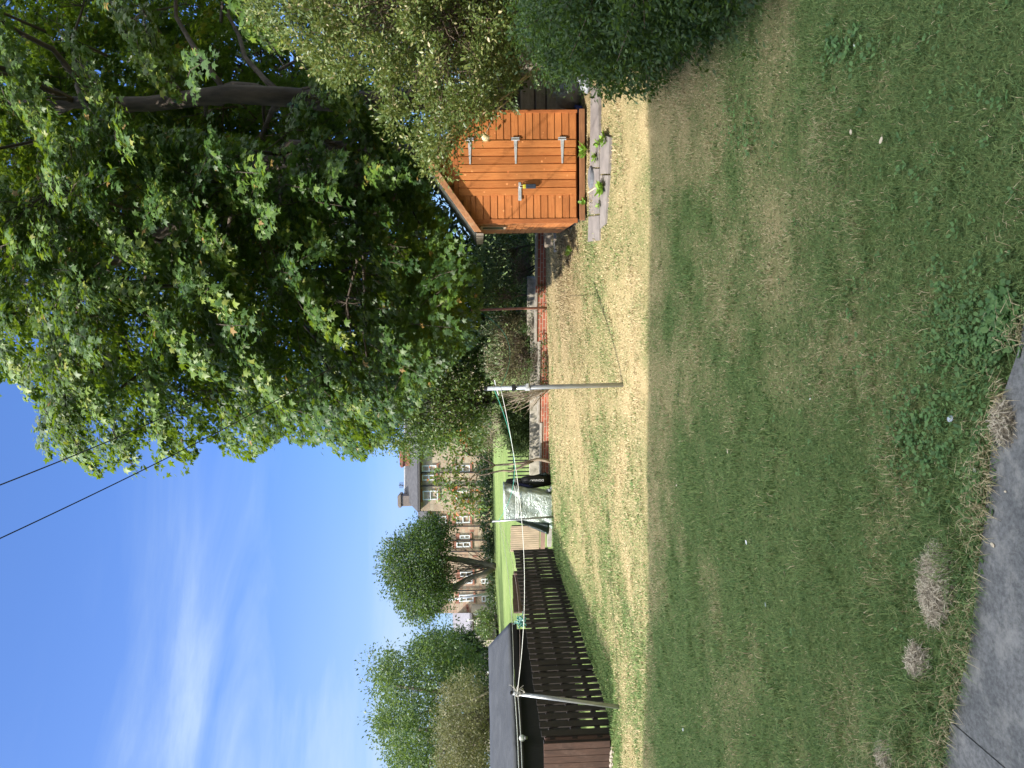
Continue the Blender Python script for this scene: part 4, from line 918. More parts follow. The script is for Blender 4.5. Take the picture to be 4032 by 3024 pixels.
# ------------------------------------------------------------------ black felt-roofed shed beyond the fence
felt, nt, b = newmat('wrinkled_felt')
v = coords(nt, (1, 1, 1)); n1 = noise(nt, 2.2, 6, .6, v, .8); wv = noise(nt, 2.6, 4, .6, coords(nt, (.35, 2.2, 1), (0, 0, R(62))), 1.5)
r = ramp(nt, [(.3, (.016, .017, .019)), (.72, (.040, .042, .046))]); nt.links.new(n1.outputs['Fac'], r.inputs[0]); nt.links.new(r.outputs[0], b.inputs['Base Color']); b.inputs['Roughness'].default_value = .62
ws = noise(nt, 14, 5, .7, coords(nt, (1, 1, 1))); 
ma = nt.nodes.new('ShaderNodeMath'); ma.operation = 'ADD'; nt.links.new(wv.outputs['Fac'], ma.inputs[0]); nt.links.new(n1.outputs['Fac'], ma.inputs[1]); bump(nt, b, ma.outputs[0], .55, .05)
eR = P(2016, 2452, 15.5); eL = P(2043, 3024, 13.0); eL = eR + (eL - eR) * 1.6; eL[2] = eL[2]
rR = P(1931, 2545, 17.6); rL = rR + (eL - eR) * 1.0
BS = thing('black_shed', 'long low black shed with a wrinkled felt roof beyond the slatted fence', 'shed', onground(eR))
back = (rR - eR) * np.array([1, 1, 0]); bk = unit(back)
mb = MB(); n_ = 40; rows = 9; vs = []
for j in range(rows):
    t = j / (rows - 1)
    for i in range(n_ + 1):
        s = i / n_; p = (eR + (eL - eR) * s) * (1 - t) + (rR + (rL - rR) * s) * t; w_ = .02 * (fbm(s * 22 + t * 3, t * 5, 3, 3) - .5)
        vs.append(p + np.array([0, 0, w_]))
mb.add(vs, [(j * (n_ + 1) + i + 1, j * (n_ + 1) + i, (j + 1) * (n_ + 1) + i, (j + 1) * (n_ + 1) + i + 1) for j in range(rows - 1) for i in range(n_)])
o_ = mb.build('roof_front', felt, BS, True, smooth=True); so = o_.modifiers.new('solid', 'SOLIDIFY'); so.thickness = .05; so.offset = 1
mb = MB(); q2 = [rR + back - [0, 0, rR[2] - eR[2]], rL + back - [0, 0, rL[2] - eL[2]]]
mb.prism([rR, rL, q2[1], q2[0]], (0, 0, .05)); mb.build('roof_back', felt, BS, True)
creo = woodmat('black_boards', (.020, .017, .017), (.010, .009, .010), stretch=(6, 6, 1), scale=6, rough=.7, bs=.3)
inn = bk * .10; mb = MB(); gR = onground(eR + inn); gL = onground(eL + inn)
dl_ = unit((eL - eR) * np.array([1, 1, 0])); LL = np.linalg.norm((eL - eR)[:2]); nb_ = int(LL / .14)
for i in range(nb_):
    a = eR + inn + dl_ * (i * LL / nb_ + .15 * (i == 0)); c_ = eR + inn + dl_ * ((i + 1.03) * LL / nb_); zt = eR[2] + (eL[2] - eR[2]) * (i / nb_) - .03; d2 = bk * .02 + bk * .012 * (i % 2)
    mb.hexa([(a[0], a[1], -.1), (c_[0], c_[1], -.1), (c_[0] + d2[0], c_[1] + d2[1], -.1), (a[0] + d2[0], a[1] + d2[1], -.1), (a[0], a[1], zt), (c_[0], c_[1], zt), (c_[0] + d2[0], c_[1] + d2[1], zt), (a[0] + d2[0], a[1] + d2[1], zt)])
mb.build('front_wall', creo, BS, True)
g0 = eR + inn + dl_ * .16; mb = MB(); w2 = 2 * back - 2 * inn
mb.prism([(g0[0], g0[1], -.1), (g0[0] + w2[0], g0[1] + w2[1], -.1), (g0[0] + w2[0], g0[1] + w2[1], eR[2] - .03), (g0[0] + w2[0] / 2, g0[1] + w2[1] / 2, rR[2] - .03), (g0[0], g0[1], eR[2] - .03)], dl_ * .03); mb.build('gable_wall', creo, BS, True)
mb = MB(); q = [eR - dl_ * .0 + bk * .0 - [0, 0, .10], eL - [0, 0, .10]]; mb.hexa([q[0], q[1], q[1] + bk * .02, q[0] + bk * .02, q[0] + [0, 0, .095], q[1] + [0, 0, .095], q[1] + bk * .02 + [0, 0, .095], q[0] + bk * .02 + [0, 0, .095]]); mb.build('fascia', creo, BS, True)
# lamp on the shed wall
wl = P(2056, 2868, 13.3); k_ = (wl - (eR + inn))[:2] @ dl_[:2]; wp_ = eR + inn + dl_ * k_; LM = thing('wall_lamp', 'small white lamp on the wall of the black shed below the eaves', 'lamp', (wp_[0], wp_[1], wl[2]))
lampm = simple('white_lamp_plastic', (.60, .62, .58), (.48, .5, .46), .4, 20, bs=0)
fd = -bk; mb = MB(); mb.tube([fd * .0 + [0, 0, .05], fd * .08 + [0, 0, .05], fd * .12 + [0, 0, .02]], .014, 8); mb.build('bracket', lampm, LM, smooth=True)
mb = MB(); mb.ball(fd * .14, (.062, .062, .058), 14, 10); mb.build('housing', lampm, LM, smooth=True)
mb = MB(); mb.tube([fd * .19 - [0, 0, .035], fd * .155 - [0, 0, .09]], [.035, .03], 12); mb.build('sensor', simple('grey_lens', (.3, .3, .28), (.2, .2, .2), .2, 20, bs=0), LM, smooth=True)

# ------------------------------------------------------------------ overhead cables
cab = simple('black_cable', (.012, .012, .016), (.01, .01, .012), .5, 30, bs=0)
c1a = P(-260, 2010, 5.0); c1b = P(820, 1560, 8.6); c2a = P(-260, 2240, 5.2); c2b = P(1320, 1440, 9.0)
line(c1a, c1b, .08, .0055, cab, 'upper black cable crossing the sky into the big maple', 'overhead_cable', 'overhead cables')
line(c2a, c2b, .14, .0055, cab, 'lower black cable crossing the sky in front of the maple', 'overhead_cable', 'overhead cables')

# ------------------------------------------------------------------ the house the picture was taken from (its shadow lies on the lawn)
hv = -.35; es = SUN_L[:2] @ AXD; t_ = (EDGE_V - hv) / es; HH = -SUN_L[2] * t_
stone_b = brickmat('tenement_stone', (.36, .27, .19), (.30, .22, .16), (.25, .21, .17), .5, .26, .012)
HB = thing('tenement_block', 'tall stone tenement at the near end of the garden casting the shade on the lawn', 'building', (AXD[0] * hv, AXD[1] * hv, 0), -AX)
mb = MB(); mb.box(-24, -1.2, -9, 0, -.3, HH); mb.box(1.2, 24, -9, 0, -.3, HH); mb.box(-1.2, 1.2, -9, 0, 2.9, HH); mb.box(-1.2, 1.2, -9, 0, -.3, 1.1); mb.build('wall', stone_b, HB)
mb = MB(); mb.prism([(-24.2, .12, HH), (-24.2, -9.12, HH), (-24.2, -8, HH + .25), (-24.2, -1.2, HH + .25)], (48.4, 0, 0)); mb.build('roof', simple('slate_roof', (.10, .11, .12), (.07, .075, .08), .7, 6), HB)
wf = simple('white_sash', (.7, .7, .7), (.6, .6, .6), .5, 10, bs=0)
for fl in range(1, int(HH // 3.1)):
    for xx in (-9, -6, -3, 0, 3, 6, 9):
        w = MB(); z0 = fl * 3.1 + 1.0; w.box(xx - .55, xx + .55, .002, .04, z0, z0 + .07); w.box(xx - .55, xx + .55, .002, .04, z0 + 1.63, z0 + 1.7); w.box(xx - .55, xx - .48, .002, .04, z0 + .07, z0 + 1.63); w.box(xx + .48, xx + .55, .002, .04, z0 + .07, z0 + 1.63); w.box(xx - .48, xx + .48, .002, .035, z0 + .8, z0 + .87); wo = w.build('window', wf, HB)
        g = MB(); g.box(xx - .48, xx + .48, .001, .015, z0 + .07, z0 + 1.63); g.build('pane', glass_m, wo)
# ------------------------------------------------------------------ far houses
HD = 58.0
def hp(px, py, d=HD): return P(px, py, d)
sand = brickmat('mixed_sandstone', (.50, .42, .31), (.40, .28, .20), (.38, .32, .25), .62, .29, .014, bias=-.35, nscale=1.2)
sand2 = brickmat('pink_sandstone', (.50, .41, .30), (.43, .27, .19), (.38, .31, .25), .60, .27, .014, bias=-.15, nscale=1.5)
dress = simple('red_dressing', (.36, .16, .11), (.28, .12, .08), .85, 4)
slate = simple('dark_slate', (.085, .085, .09), (.05, .05, .055), .9, 3, (1, 1, 3), bs=.4, bd=.03, spec=.15)
grey_roof = simple('grey_slates', (.20, .19, .215), (.14, .135, .155), .9, 5, (1, 1, 3), bs=.4, bd=.03)
harl = simple('cream_harling', (.52, .44, .37), (.44, .37, .31), .95, 12, bs=.4, bd=.01)
wht = simple('white_window_frame', (.72, .74, .76), (.62, .64, .66), .5, 10, bs=0)
leadm = simple('dark_pipe', (.035, .028, .026), (.02, .018, .016), .6, 20, bs=0)
winglass, nt, b = newmat('sky_lit_glass'); b.inputs['Base Color'].default_value = (.10, .13, .17, 1); b.inputs['Roughness'].default_value = .04; b.inputs['Metallic'].default_value = .75
dkglass, nt, b = newmat('dark_room_glass'); b.inputs['Base Color'].default_value = (.02, .025, .03, 1); b.inputs['Roughness'].default_value = .1
clay = simple('clay_pot', (.50, .33, .24), (.38, .25, .18), .8, 9, bs=0); buff = simple('buff_pot', (.55, .45, .33), (.45, .36, .26), .8, 9, bs=0)
rbrick = brickmat('chimney_brick', (.42, .12, .06), (.22, .085, .06), (.30, .2, .16), .32, .12, .012, bias=.1)
def quadwall(mb, pix, d, depth):
    pts = [hp(x, y, d) for x, y in pix]; mb.prism(pts, (0, depth, 0))
def win(parent, x0, x1, y0, y1, d, glass=winglass, lintel=True, sash=.5, blind=0):
    """window seen between pixel rows x0 (top) .. x1 (bottom), y0..y1"""
    A = hp(x0, y1, d - .04); Bq = hp(x1, y0, d - .04); l, r, t, bt = A[0], Bq[0], A[2], Bq[2]; w = .085; f = MB(); y_ = d - .10
    f.box(l, r, y_, d - .003, bt, bt + w); f.box(l, r, y_, d - .003, t - w, t); f.box(l, l + w, y_, d - .003, bt + w, t - w); f.box(r - w, r, y_, d - .003, bt + w, t - w)
    zm = bt + (t - bt) * sash; f.box(l + w, r - w, y_ + .01, d - .003, zm - w / 2, zm + w / 2); fo_ = f.build('window', wht, parent, True)
    g = MB(); g.box(l + w, r - w, d - .045, d - .015, bt + w, t - w); g.build('pane', glass, fo_, True)
    if blind: k = MB(); k.box(l + w + .02, r - w - .02, d - .052, d - .047, t - w - (t - bt) * blind, t - w - .01); k.build('blind', wht, fo_, True)
    s_ = MB(); s_.box(l - .12, r + .12, d - .09, d - .001, bt - .16, bt - .003); s_.build('window_sill', dress, parent, True)
    if lintel: s_ = MB(); s_.box(l - .15, r + .15, d - .05, d - .001, t + .003, t + .30); s_.build('window_lintel', dress, parent, True)
# taller house on the right with its two chimneys
HA = thing('stone_house', 'tall slate roofed stone house with two chimney stacks, partly hidden by the trees', 'house', onground(hp(1930, 1800)))
mb = MB(); quadwall(mb, [(1952, 2012), (1952, 1350), (1646, 1350), (1652, 2012)], HD, 9); mb.build('wall', sand, HA, True)
mb = MB(); mb.prism([hp(1652, 2016, HD - .35), hp(1646, 1350, HD - .35), hp(1594, 1350, HD + 4.5), hp(1604, 1965, HD + 4.5)], (0, 0, .15)); mb.prism([hp(1594, 1350, HD + 4.5), hp(1604, 1965, HD + 4.5), hp(1604, 1965, HD + 4.5) + np.array([-.2, 4.6, -3.0]), hp(1594, 1350, HD + 4.5) + np.array([0, 4.6, -3.0])], (0, 0, .15)); mb.build('roof', slate, HA, True)
mb = MB(); a = hp(1601, 1350, HD + 4.4); c_ = hp(1602, 1965, HD + 4.4); mb.tube([a + [0, 0, .12], c_ + [0, 0, .12]], .12, 8); mb.build('ridge', simple('lead_ridge', (.30, .29, .28), (.2, .2, .2), .7, 6), HA, True)
mb = MB(); a = hp(1649, 1350, HD - .42); c_ = hp(1653, 2012, HD - .42); mb.tube([a, c_], .09, 8); mb.build('gutter', leadm, HA, True)
def chimney(parent, x0, x1, y0, y1, d, thick, mat, pots, pm, px0):
    A = hp(x0, y1, d); Bq = hp(x1, y0, d); s_ = MB(); s_.box(A[0], Bq[0], d, d + thick, Bq[2], A[2]); s_.box(A[0] - .10, Bq[0] + .10, d - .10, d + thick + .10, A[2] - .28, A[2] - .08); co = s_.build('chimney', mat, parent, True)
    for py, xp in pots:
        q = hp(x0, py, d + thick * .4); t = hp(xp, py, d + thick * .4); m_ = MB(); m_.tube([(q[0], q[1], A[2] - .05), (q[0], q[1], t[2])], [.20, .15], 10); m_.tube([(q[0], q[1], t[2]), (q[0], q[1], t[2] + .06)], .19, 10); m_.build('chimney_pot', pm, co, True)
    return co
chimney(HA, 1574, 1650, 1742, 1836, HD + 2.5, 1.2, rbrick, [(1828, 1546), (1815, 1548), (1795, 1546), (1775, 1547), (1760, 1548)], buff, 0)
chimney(HA, 1566, 1635, 1952, 1994, HD + 3.0, 1.6, simple('rendered_stack', (.24, .20, .17), (.17, .14, .12), .9, 6), [(1986, 1551), (1972, 1553), (1960, 1556)], clay, 0)
chimney(HA, 1592, 1612, 1912, 1932, HD + 8, .8, simple('rear_stack', (.25, .19, .15), (.18, .14, .11), .9, 6), [(1922, 1585)], buff, 0)
mb = MB(); q = hp(1590, 1910, HD + 5); mb.tube([hp(1604, 1910, HD + 5), hp(1570, 1911, HD + 5)], .03, 5)
for k in range(4): mb.tube([hp(1575 + 4 * k, 1898, HD + 5), hp(1574 + 4 * k, 1922, HD + 5)], .018, 4)
mb.tube([hp(1572, 1905, HD + 5), hp(1590, 1916, HD + 5)], .02, 4); mb.build('aerial', leadm, HA, True)
win(HA, 1661, 1718, 1831, 1858, HD); win(HA, 1662, 1716, 1869, 1892, HD); win(HA, 1665, 1724, 1931, 1969, HD); win(HA, 1795, 1850, 1831, 1860, HD, dkglass); win(HA, 1795, 1850, 1931, 1969, HD, dkglass); win(HA, 1660, 1718, 1640, 1670, HD)
for py in (1861, 1913): mb = MB(); mb.tube([hp(1646, py, HD - .12), hp(1930, py - 2, HD - .12)], .07, 8); mb.build('drainpipe', leadm, HA, True)
# terrace stepping down to the left
HT = thing('stone_terrace', 'lower terrace of mixed pink and buff stone behind the round tree', 'house', onground(hp(1930, 2200)))
HD2 = HD + .4
mb = MB(); quadwall(mb, [(1955, 2414), (1950, 2012.5), (1690, 2012.5), (1712, 2414)], HD2, 8); mb.build('wall', sand2, HT, True)
mb = MB(); mb.prism([hp(1714, 2416, HD2 - .3), hp(1688, 2013, HD2 - .3), hp(1652, 2013, HD2 + 4), hp(1672, 2416, HD2 + 4)], (0, 0, .15)); mb.prism([hp(1652, 2013, HD2 + 4), hp(1672, 2416, HD2 + 4), hp(1672, 2416, HD2 + 4) + np.array([0, 4.2, -2.6]), hp(1652, 2013, HD2 + 4) + np.array([0, 4.2, -2.6])], (0, 0, .15)); mb.build('roof', slate, HT, True)
mb = MB(); mb.tube([hp(1690, 2013, HD2 - .38), hp(1714, 2414, HD2 - .38)], .09, 8); mb.build('gutter', leadm, HT, True)
win(HT, 1708, 1757, 2031, 2062, HD2); win(HT, 1796, 1850, 2031, 2060, HD2, dkglass)
win(HT, 1810, 1850, 2106, 2122, HD2, winglass); win(HT, 1797, 1852, 2134, 2155, HD2, winglass); win(HT, 1812, 1860, 2249, 2270, HD2, winglass); win(HT, 1822, 1860, 2280, 2298, HD2, winglass)
win(HT, 1808, 1864, 2340, 2369, HD2, dkglass); win(HT, 1897, 1925, 2345, 2370, HD2, dkglass, lintel=False); win(HT, 1895, 1925, 2278, 2298, HD2, dkglass, lintel=False)
for py in (2072, 2127, 2171, 2324): mb = MB(); mb.tube([hp(1760 if py < 2300 else 1768, py + (2 if py > 2300 else 0), HD2 - .12), hp(1935, py - 1, HD2 - .12)], .065, 8); mb.build('drainpipe', leadm, HT, True)
mb = MB()
for (x, y, w_, h_) in [(1850, 2090, 16, 9), (1862, 2190, 14, 8), (1840, 2205, 9, 16), (1870, 2225, 9, 14), (1790, 2330, 10, 20), (1838, 2400, 9, 18), (1862, 2398, 9, 22), (1836, 2388, 8, 18), (1885, 2240, 26, 10)]:
    a = hp(x, y + h_ / 2, HD2 - .002); c_ = hp(x + w_, y - h_ / 2, HD2 - .002); mb.box(a[0], c_[0], HD2 - .012, HD2 - .001, c_[2], a[2])
mb.build('red_stones', dress, HT, True)
# grey-roofed outbuilding and cream wall
HO = thing('low_outbuilding', 'low cream outbuilding with a plain grey slate roof left of the terrace', 'building', onground(hp(1940, 2460, 56)))
d_ = 56.0
mb = MB(); quadwall(mb, [(1952, 2560), (1952, 2416), (1855, 2416), (1862, 2560)], d_, 5); mb.build('wall', harl, HO, True)
mb = MB(); mb.prism([hp(1862, 2562, d_ - .3), hp(1856, 2413.5, d_ - .3), hp(1789, 2413.5, d_ + 3.5), hp(1796, 2562, d_ + 3.5)], (0, 0, .15)); mb.build('roof', grey_roof, HO, True)
mb = MB(); mb.tube([hp(1859, 2414, d_ - .4), hp(1865, 2560, d_ - .4)], .09, 8); mb.build('gutter', leadm, HO, True)
win(HO, 1868, 1900, 2412.5, 2421, d_ - .05, winglass, False); win(HO, 1866, 1898, 2478, 2497, d_, dkglass, False)
mb = MB(); mb.tube([hp(1842, 2441, d_ - .8), hp(1862, 2441, d_ - .5)], .07, 8); mb.build('flue', wht, HO, True)
for py in (2432, 2490): mb = MB(); mb.tube([hp(1866, py, d_ - .12), hp(1940, py, d_ - .12)], .06, 8); mb.build('drainpipe', leadm, HO, True)
CW = thing('cream_gable', 'cream rendered gable half hidden by leaves left of the outbuilding', 'building', onground(hp(1945, 2560, 50)))
mb = MB(); quadwall(mb, [(1960, 2960), (1955, 2520), (1890, 2520), (1872, 2548), (1866, 2960)], 50.0, 6); mb.build('wall', harl, CW, True)
mb = MB(); mb.prism([hp(1866, 2962, 49.7), hp(1868, 2542, 49.7), hp(1838, 2552, 53), hp(1836, 2962, 53)], (0, 0, .15)); mb.build('roof', grey_roof, CW, True)
win(CW, 1898, 1925, 2620, 2650, 50.0, dkglass, False)
# garden wall and fence rail at the far edge of the lawn
mb = MB(); a = onground(hp(1935, 2425, 54)); c_ = onground(hp(1945, 2620, 52.5)); mb.hexa([a - [0, 0, .2], c_ - [0, 0, .2], c_ + [0, .25, -.2], a + [0, .25, -.2], a + [0, 0, .85], c_ + [0, 0, .85], c_ + [0, .25, .85], a + [0, .25, .85]])
tag(mb.build('garden_wall', brickmat('dark_garden_stone', (.13, .11, .10), (.09, .08, .07), (.07, .06, .05), .5, .25, .015)), 'dark stone garden wall at the far edge of the bright green lawn', 'wall')
# leaning pole on the far lawn
q0 = G(1948, 2333, 20, 56); q1 = P(1762, 2364, q0[1]); LP = thing('leaning_pole', 'tall pale pole leaning on the far bright lawn before the terrace', 'pole', q0)
mb = MB(); mb.tube([q0 - (q1 - q0) * .05, q1], .09, 10); mb.build('post', pole_g, LP, True, smooth=True); mb = MB(); mb.tube([q1 - [.15, 0, 0], q1 + [.15, 0, 0]], .035, 8); mb.build('crossbar', pole_g, LP, True)
# ------------------------------------------------------------------ trees and shrubs
bark_d = simple('dark_bark', (.11, .085, .065), (.045, .036, .030), .9, 6, (1, 1, .25), bs=.9, bd=.03)
bark_p = simple('pale_bark', (.34, .27, .20), (.17, .13, .10), .85, 6, (1, 1, .3), bs=.6, bd=.02)
twig_m = simple('twig_bark', (.10, .075, .055), (.05, .04, .03), .9, 20, bs=0)
twig_p = simple('pale_twig', (.42, .36, .28), (.26, .21, .16), .85, 15, bs=.2)
twig_r = simple('dry_brown_twig', (.22, .16, .12), (.10, .075, .06), .9, 15, bs=0)
maple_m = leafmat('maple_leaf', [(0, (.016, .045, .014)), (.45, (.038, .090, .018)), (.8, (.10, .175, .026)), (.95, (.20, .27, .035)), (1, (.26, .16, .05))], (.36, .52, .02), .28, .45, .34)
privet_m = leafmat('privet_leaf', [(0, (.045, .085, .022)), (.5, (.11, .16, .04)), (.8, (.22, .25, .085)), (1, (.46, .38, .22))], (.4, .45, .08), .28, .4, .5)
hedge_m = leafmat('hedge_leaf', [(0, (.020, .046, .016)), (.6, (.042, .085, .026)), (1, (.095, .155, .048))], (.25, .4, .05), .28, .48, .25)
small_m = leafmat('small_leaf', [(0, (.035, .075, .022)), (.5, (.075, .13, .035)), (.85, (.14, .20, .05)), (1, (.26, .27, .07))], (.3, .42, .05), .3, .4, .5)
dark_m = leafmat('dark_leaf', [(0, (.018, .040, .016)), (.6, (.035, .068, .024)), (1, (.07, .11, .035))], (.15, .28, .03), .22, .42, .45)
pale_m2 = leafmat('pale_leaf', [(0, (.07, .13, .05)), (.6, (.13, .21, .09)), (1, (.22, .30, .14))], (.3, .42, .1), .3, .35, .6)
olive_m = leafmat('olive_leaf', [(0, (.075, .080, .032)), (.6, (.14, .14, .06)), (1, (.22, .20, .10))], (.3, .3, .1), .3, .5, .4)
willow_m = leafmat('willow_leaf', [(0, (.035, .070, .022)), (.5, (.065, .115, .035)), (1, (.125, .18, .055))], (.28, .4, .06), .3, .45, .45)
rowan_m = leafmat('rowan_leaf', [(0, (.05, .11, .025)), (.6, (.10, .18, .04)), (.84, (.18, .23, .06)), (.9, (.38, .11, .035)), (1, (.50, .14, .05))], (.4, .45, .05), .3, .4, .5)
brush_m = leafmat('brushwood_leaf', [(0, (.05, .055, .026)), (.5, (.10, .095, .045)), (.8, (.19, .16, .085)), (1, (.28, .24, .14))], (.25, .25, .08), .2, .6, .3)
round_m = leafmat('round_tree_leaf', [(0, (.013, .030, .012)), (.5, (.034, .068, .020)), (1, (.10, .155, .04))], (.25, .4, .04), .28, .42, .45)
conifer_m = leafmat('conifer_spray', [(0, (.025, .05, .014)), (.6, (.05, .088, .02)), (1, (.09, .135, .03))], (.15, .25, .03), .12, .55, .3)

def cluster_leaves(cent, k, rc, size, up=.6, out=1.5, jit=.6, droop=.2, flat=.75, tipup=0.0):
    pos, o = clumped(cent, k, rc, flat); n = len(pos)
    tip = unit(o + rng.normal(size=(n, 3)) * jit + np.array([0, 0, tipup - droop]))
    nrm = unit(o * out * .5 + np.array([0, 0, up]) + rng.normal(size=(n, 3)) * jit)
    t = np.clip(rng.normal(.45, .22, n) + np.repeat(rng.normal(0, .12, len(cent)), k), 0, 1)
    return pos, tip, nrm, size * rng.uniform(.65, 1.25, n), t
def plant(name, label, cat, poly, d0, d1, nclump, k, rc, size, mat, base, trunk_r=.06, V=OVAL_V, Fc=OVAL_F, group=None, soft=150, tmat=None, wood=None, ntw=60, up=.6, droop=.2, tipup=0, jit=.6, crown='crown', twr=.012, kind=None, stems=1, red=None, shell=.3, trunk=True):
    cent = volume(poly, d0, d1, nclump, soft, shell); base = np.asarray(base, float)
    o = thing(name, label, cat, base, 0, group)
    pos, tip, nrm, sz, t = cluster_leaves(cent, k, rc, size, up=up, droop=droop, tipup=tipup, jit=jit)
    z = terr(pos[:, 0], pos[:, 1]); kp = pos[:, 2] > z + .01
    leaves(crown, pos[kp], tip[kp], nrm[kp], sz[kp], t[kp], mat, o, V, Fc)
    mid = cent.mean(0); mb = MB(); tops = []
    if trunk:
        for s in range(stems):
            off = np.array([rng.normal() * .12, rng.normal() * .1, 0]) * (stems > 1)
            top = base + (mid - base) * np.array([.7, .7, .8]) + off * 3
            b_ = base + off; pts = [b_ + (top - b_) * u + np.array([math.sin(u * 5 + s) * .03, math.cos(u * 4) * .02, 0]) * np.linalg.norm(top - b_) * .4 for u in np.linspace(-.04, 1, 9)]
            mb.tube(pts, [trunk_r * (1.25 - .75 * i / 8) for i in range(9)], 9); tops += pts[4:]
        mb.build('trunk' if trunk_r > .05 else 'stems', tmat or bark_d, o, True, smooth=True)
    if ntw:
        tops = np.array(tops if tops else [base]); sel = cent[rng.choice(len(cent), min(ntw, len(cent)), replace=False)]
        st = tops[rng.integers(0, len(tops), len(sel))]; tw = MB(); twigs(tw, st, sel, twr, twr * .25, .08)
        tw.build('branches', wood or twig_m, o, True, smooth=True)
    return o

# --- the two maples -----------------------------------------------------------
def sprays(starts, outd, L, nl, size, droop=.35, width=.30, tl=0.0):
    """drooping layered twigs with leaves along both sides"""
    N = len(starts); outd = unit(outd * np.array([1, 1, .35])); side = unit(np.cross(outd, np.array([0, 0, 1.]) + rng.normal(size=(N, 3)) * .18)); upv = unit(np.cross(side, outd))
    Ls = L * rng.uniform(.6, 1.3, N); dr = droop * rng.uniform(.5, 1.5, N)
    t = rng.random((N, nl)) ** .8 * .95 + .05; sg = np.sign(rng.random((N, nl)) - .5); w = width * (1.15 - .75 * t) * rng.random((N, nl)) ** .7
    LL = Ls[:, None]
    pos = starts[:, None] + outd[:, None] * (LL * t)[..., None] + side[:, None] * (sg * w * LL)[..., None] + rng.normal(size=(N, nl, 3)) * .035
    pos[..., 2] -= dr[:, None] * LL * t ** 2 + .12 * w * LL
    tip = outd[:, None] * .55 + side[:, None] * (sg * .55)[..., None] + np.array([0, 0, -.55]) + rng.normal(size=(N, nl, 3)) * .32
    nrm = upv[:, None] * .75 + outd[:, None] * .55 + rng.normal(size=(N, nl, 3)) * .24
    tt = np.clip(rng.normal(.46 + tl, .14, (N, nl)) + rng.normal(0, .17, (N, 1)), 0, .97)
    tt = np.where(rng.random((N, nl)) < .012, 1.0, tt)
    ends = starts + outd * (Ls * .9)[:, None]; ends[:, 2] -= dr * Ls * .8
    return pos.reshape(-1, 3), tip.reshape(-1, 3), nrm.reshape(-1, 3), size * rng.uniform(.6, 1.2, N * nl), tt.reshape(-1), ends
CROWN_B = [(-900, 1660), (0, 1650), (60, 1650), (110, 1645), (150, 1720), (210, 1790), (300, 1780), (374, 1850), (420, 1835), (480, 1760), (600, 1720), (640, 1850), (705, 1845), (770, 1745), (880, 1690), (893, 1765), (985, 1785), (1040, 1740), (1115, 1675), (1185, 1725), (1276, 1715), (1350, 1775), (1404, 1790), (1500, 1700), (1600, 1600), (1690, 1480), (1790, 1380), (1850, 1330), (1870, 1180), (1860, 1040), (1800, 960), (1720, 850), (1600, 700), (1400, 640), (900, 560), (400, 500), (-900, 450)]
CROWN_A = [(-1000, 900), (0, 950), (400, 800), (700, 760), (1250, 800), (1650, 760), (1700, 600), (1500, 380), (1000, 150), (800, -150), (700, -700), (300, -1200), (-1000, -1200)]
HOLE_A = [(330, 30), (420, 330), (700, 420), (900, 620), (1500, 690), (1640, 560), (1500, 330), (1050, 130), (900, -60), (600, -40)]
def crown_points(C, rad, poly, n, lo=.5, hole=None, holep=.12, dmax=99):
    out = np.zeros((0, 3)); C = np.array(C); rad = np.array(rad)
    while len(out) < n:
        q = unit(rng.normal(size=(4 * n, 3))) * (rng.uniform(lo ** 3, 1, (4 * n, 1)) ** (1 / 3)); p = C + q * rad
        p = p[p[:, 2] > 1.7]; pr = proj(p); k = inpoly(pr[:, 0], pr[:, 1], poly) & (pr[:, 2] > 6.5)
        if hole is not None: k &= ~(inpoly(pr[:, 0], pr[:, 1], hole) & (rng.random(len(p)) > holep) & (pr[:, 2] < C[1] + 2.5))
        k &= (pr[:, 2] > C[1] + .5) | (fbm(pr[:, 0] / 230 + 3, pr[:, 1] / 230, 71, 3) > .47)
        out = np.r_[out, p[k]]
    return out[:n]
def sunkeep(p, keep=.06):
    # leaves whose shadow would land on the shed front are mostly left out
    M_ = np.array(mat_of(SHED).inverted()); q = p @ M_[:3, :3].T + M_[:3, 3]; l = M_[:3, :3] @ SUN_L
    t = -q[:, 1] / l[1]; h = q + t[:, None] * l; hit = (t > 0) & (h[:, 0] > -.3) & (h[:, 0] < 1.7) & (h[:, 2] > -.6) & (h[:, 2] < 2.1)
    return ~hit | (rng.random(len(p)) < keep)
CB = np.array([2.2, 14.7, 6.2]); RB = np.array([4.9, 4.9, 6.6])
CA = np.array([5.6, 14.2, 7.0]); RA = np.array([4.6, 5.2, 7.2])
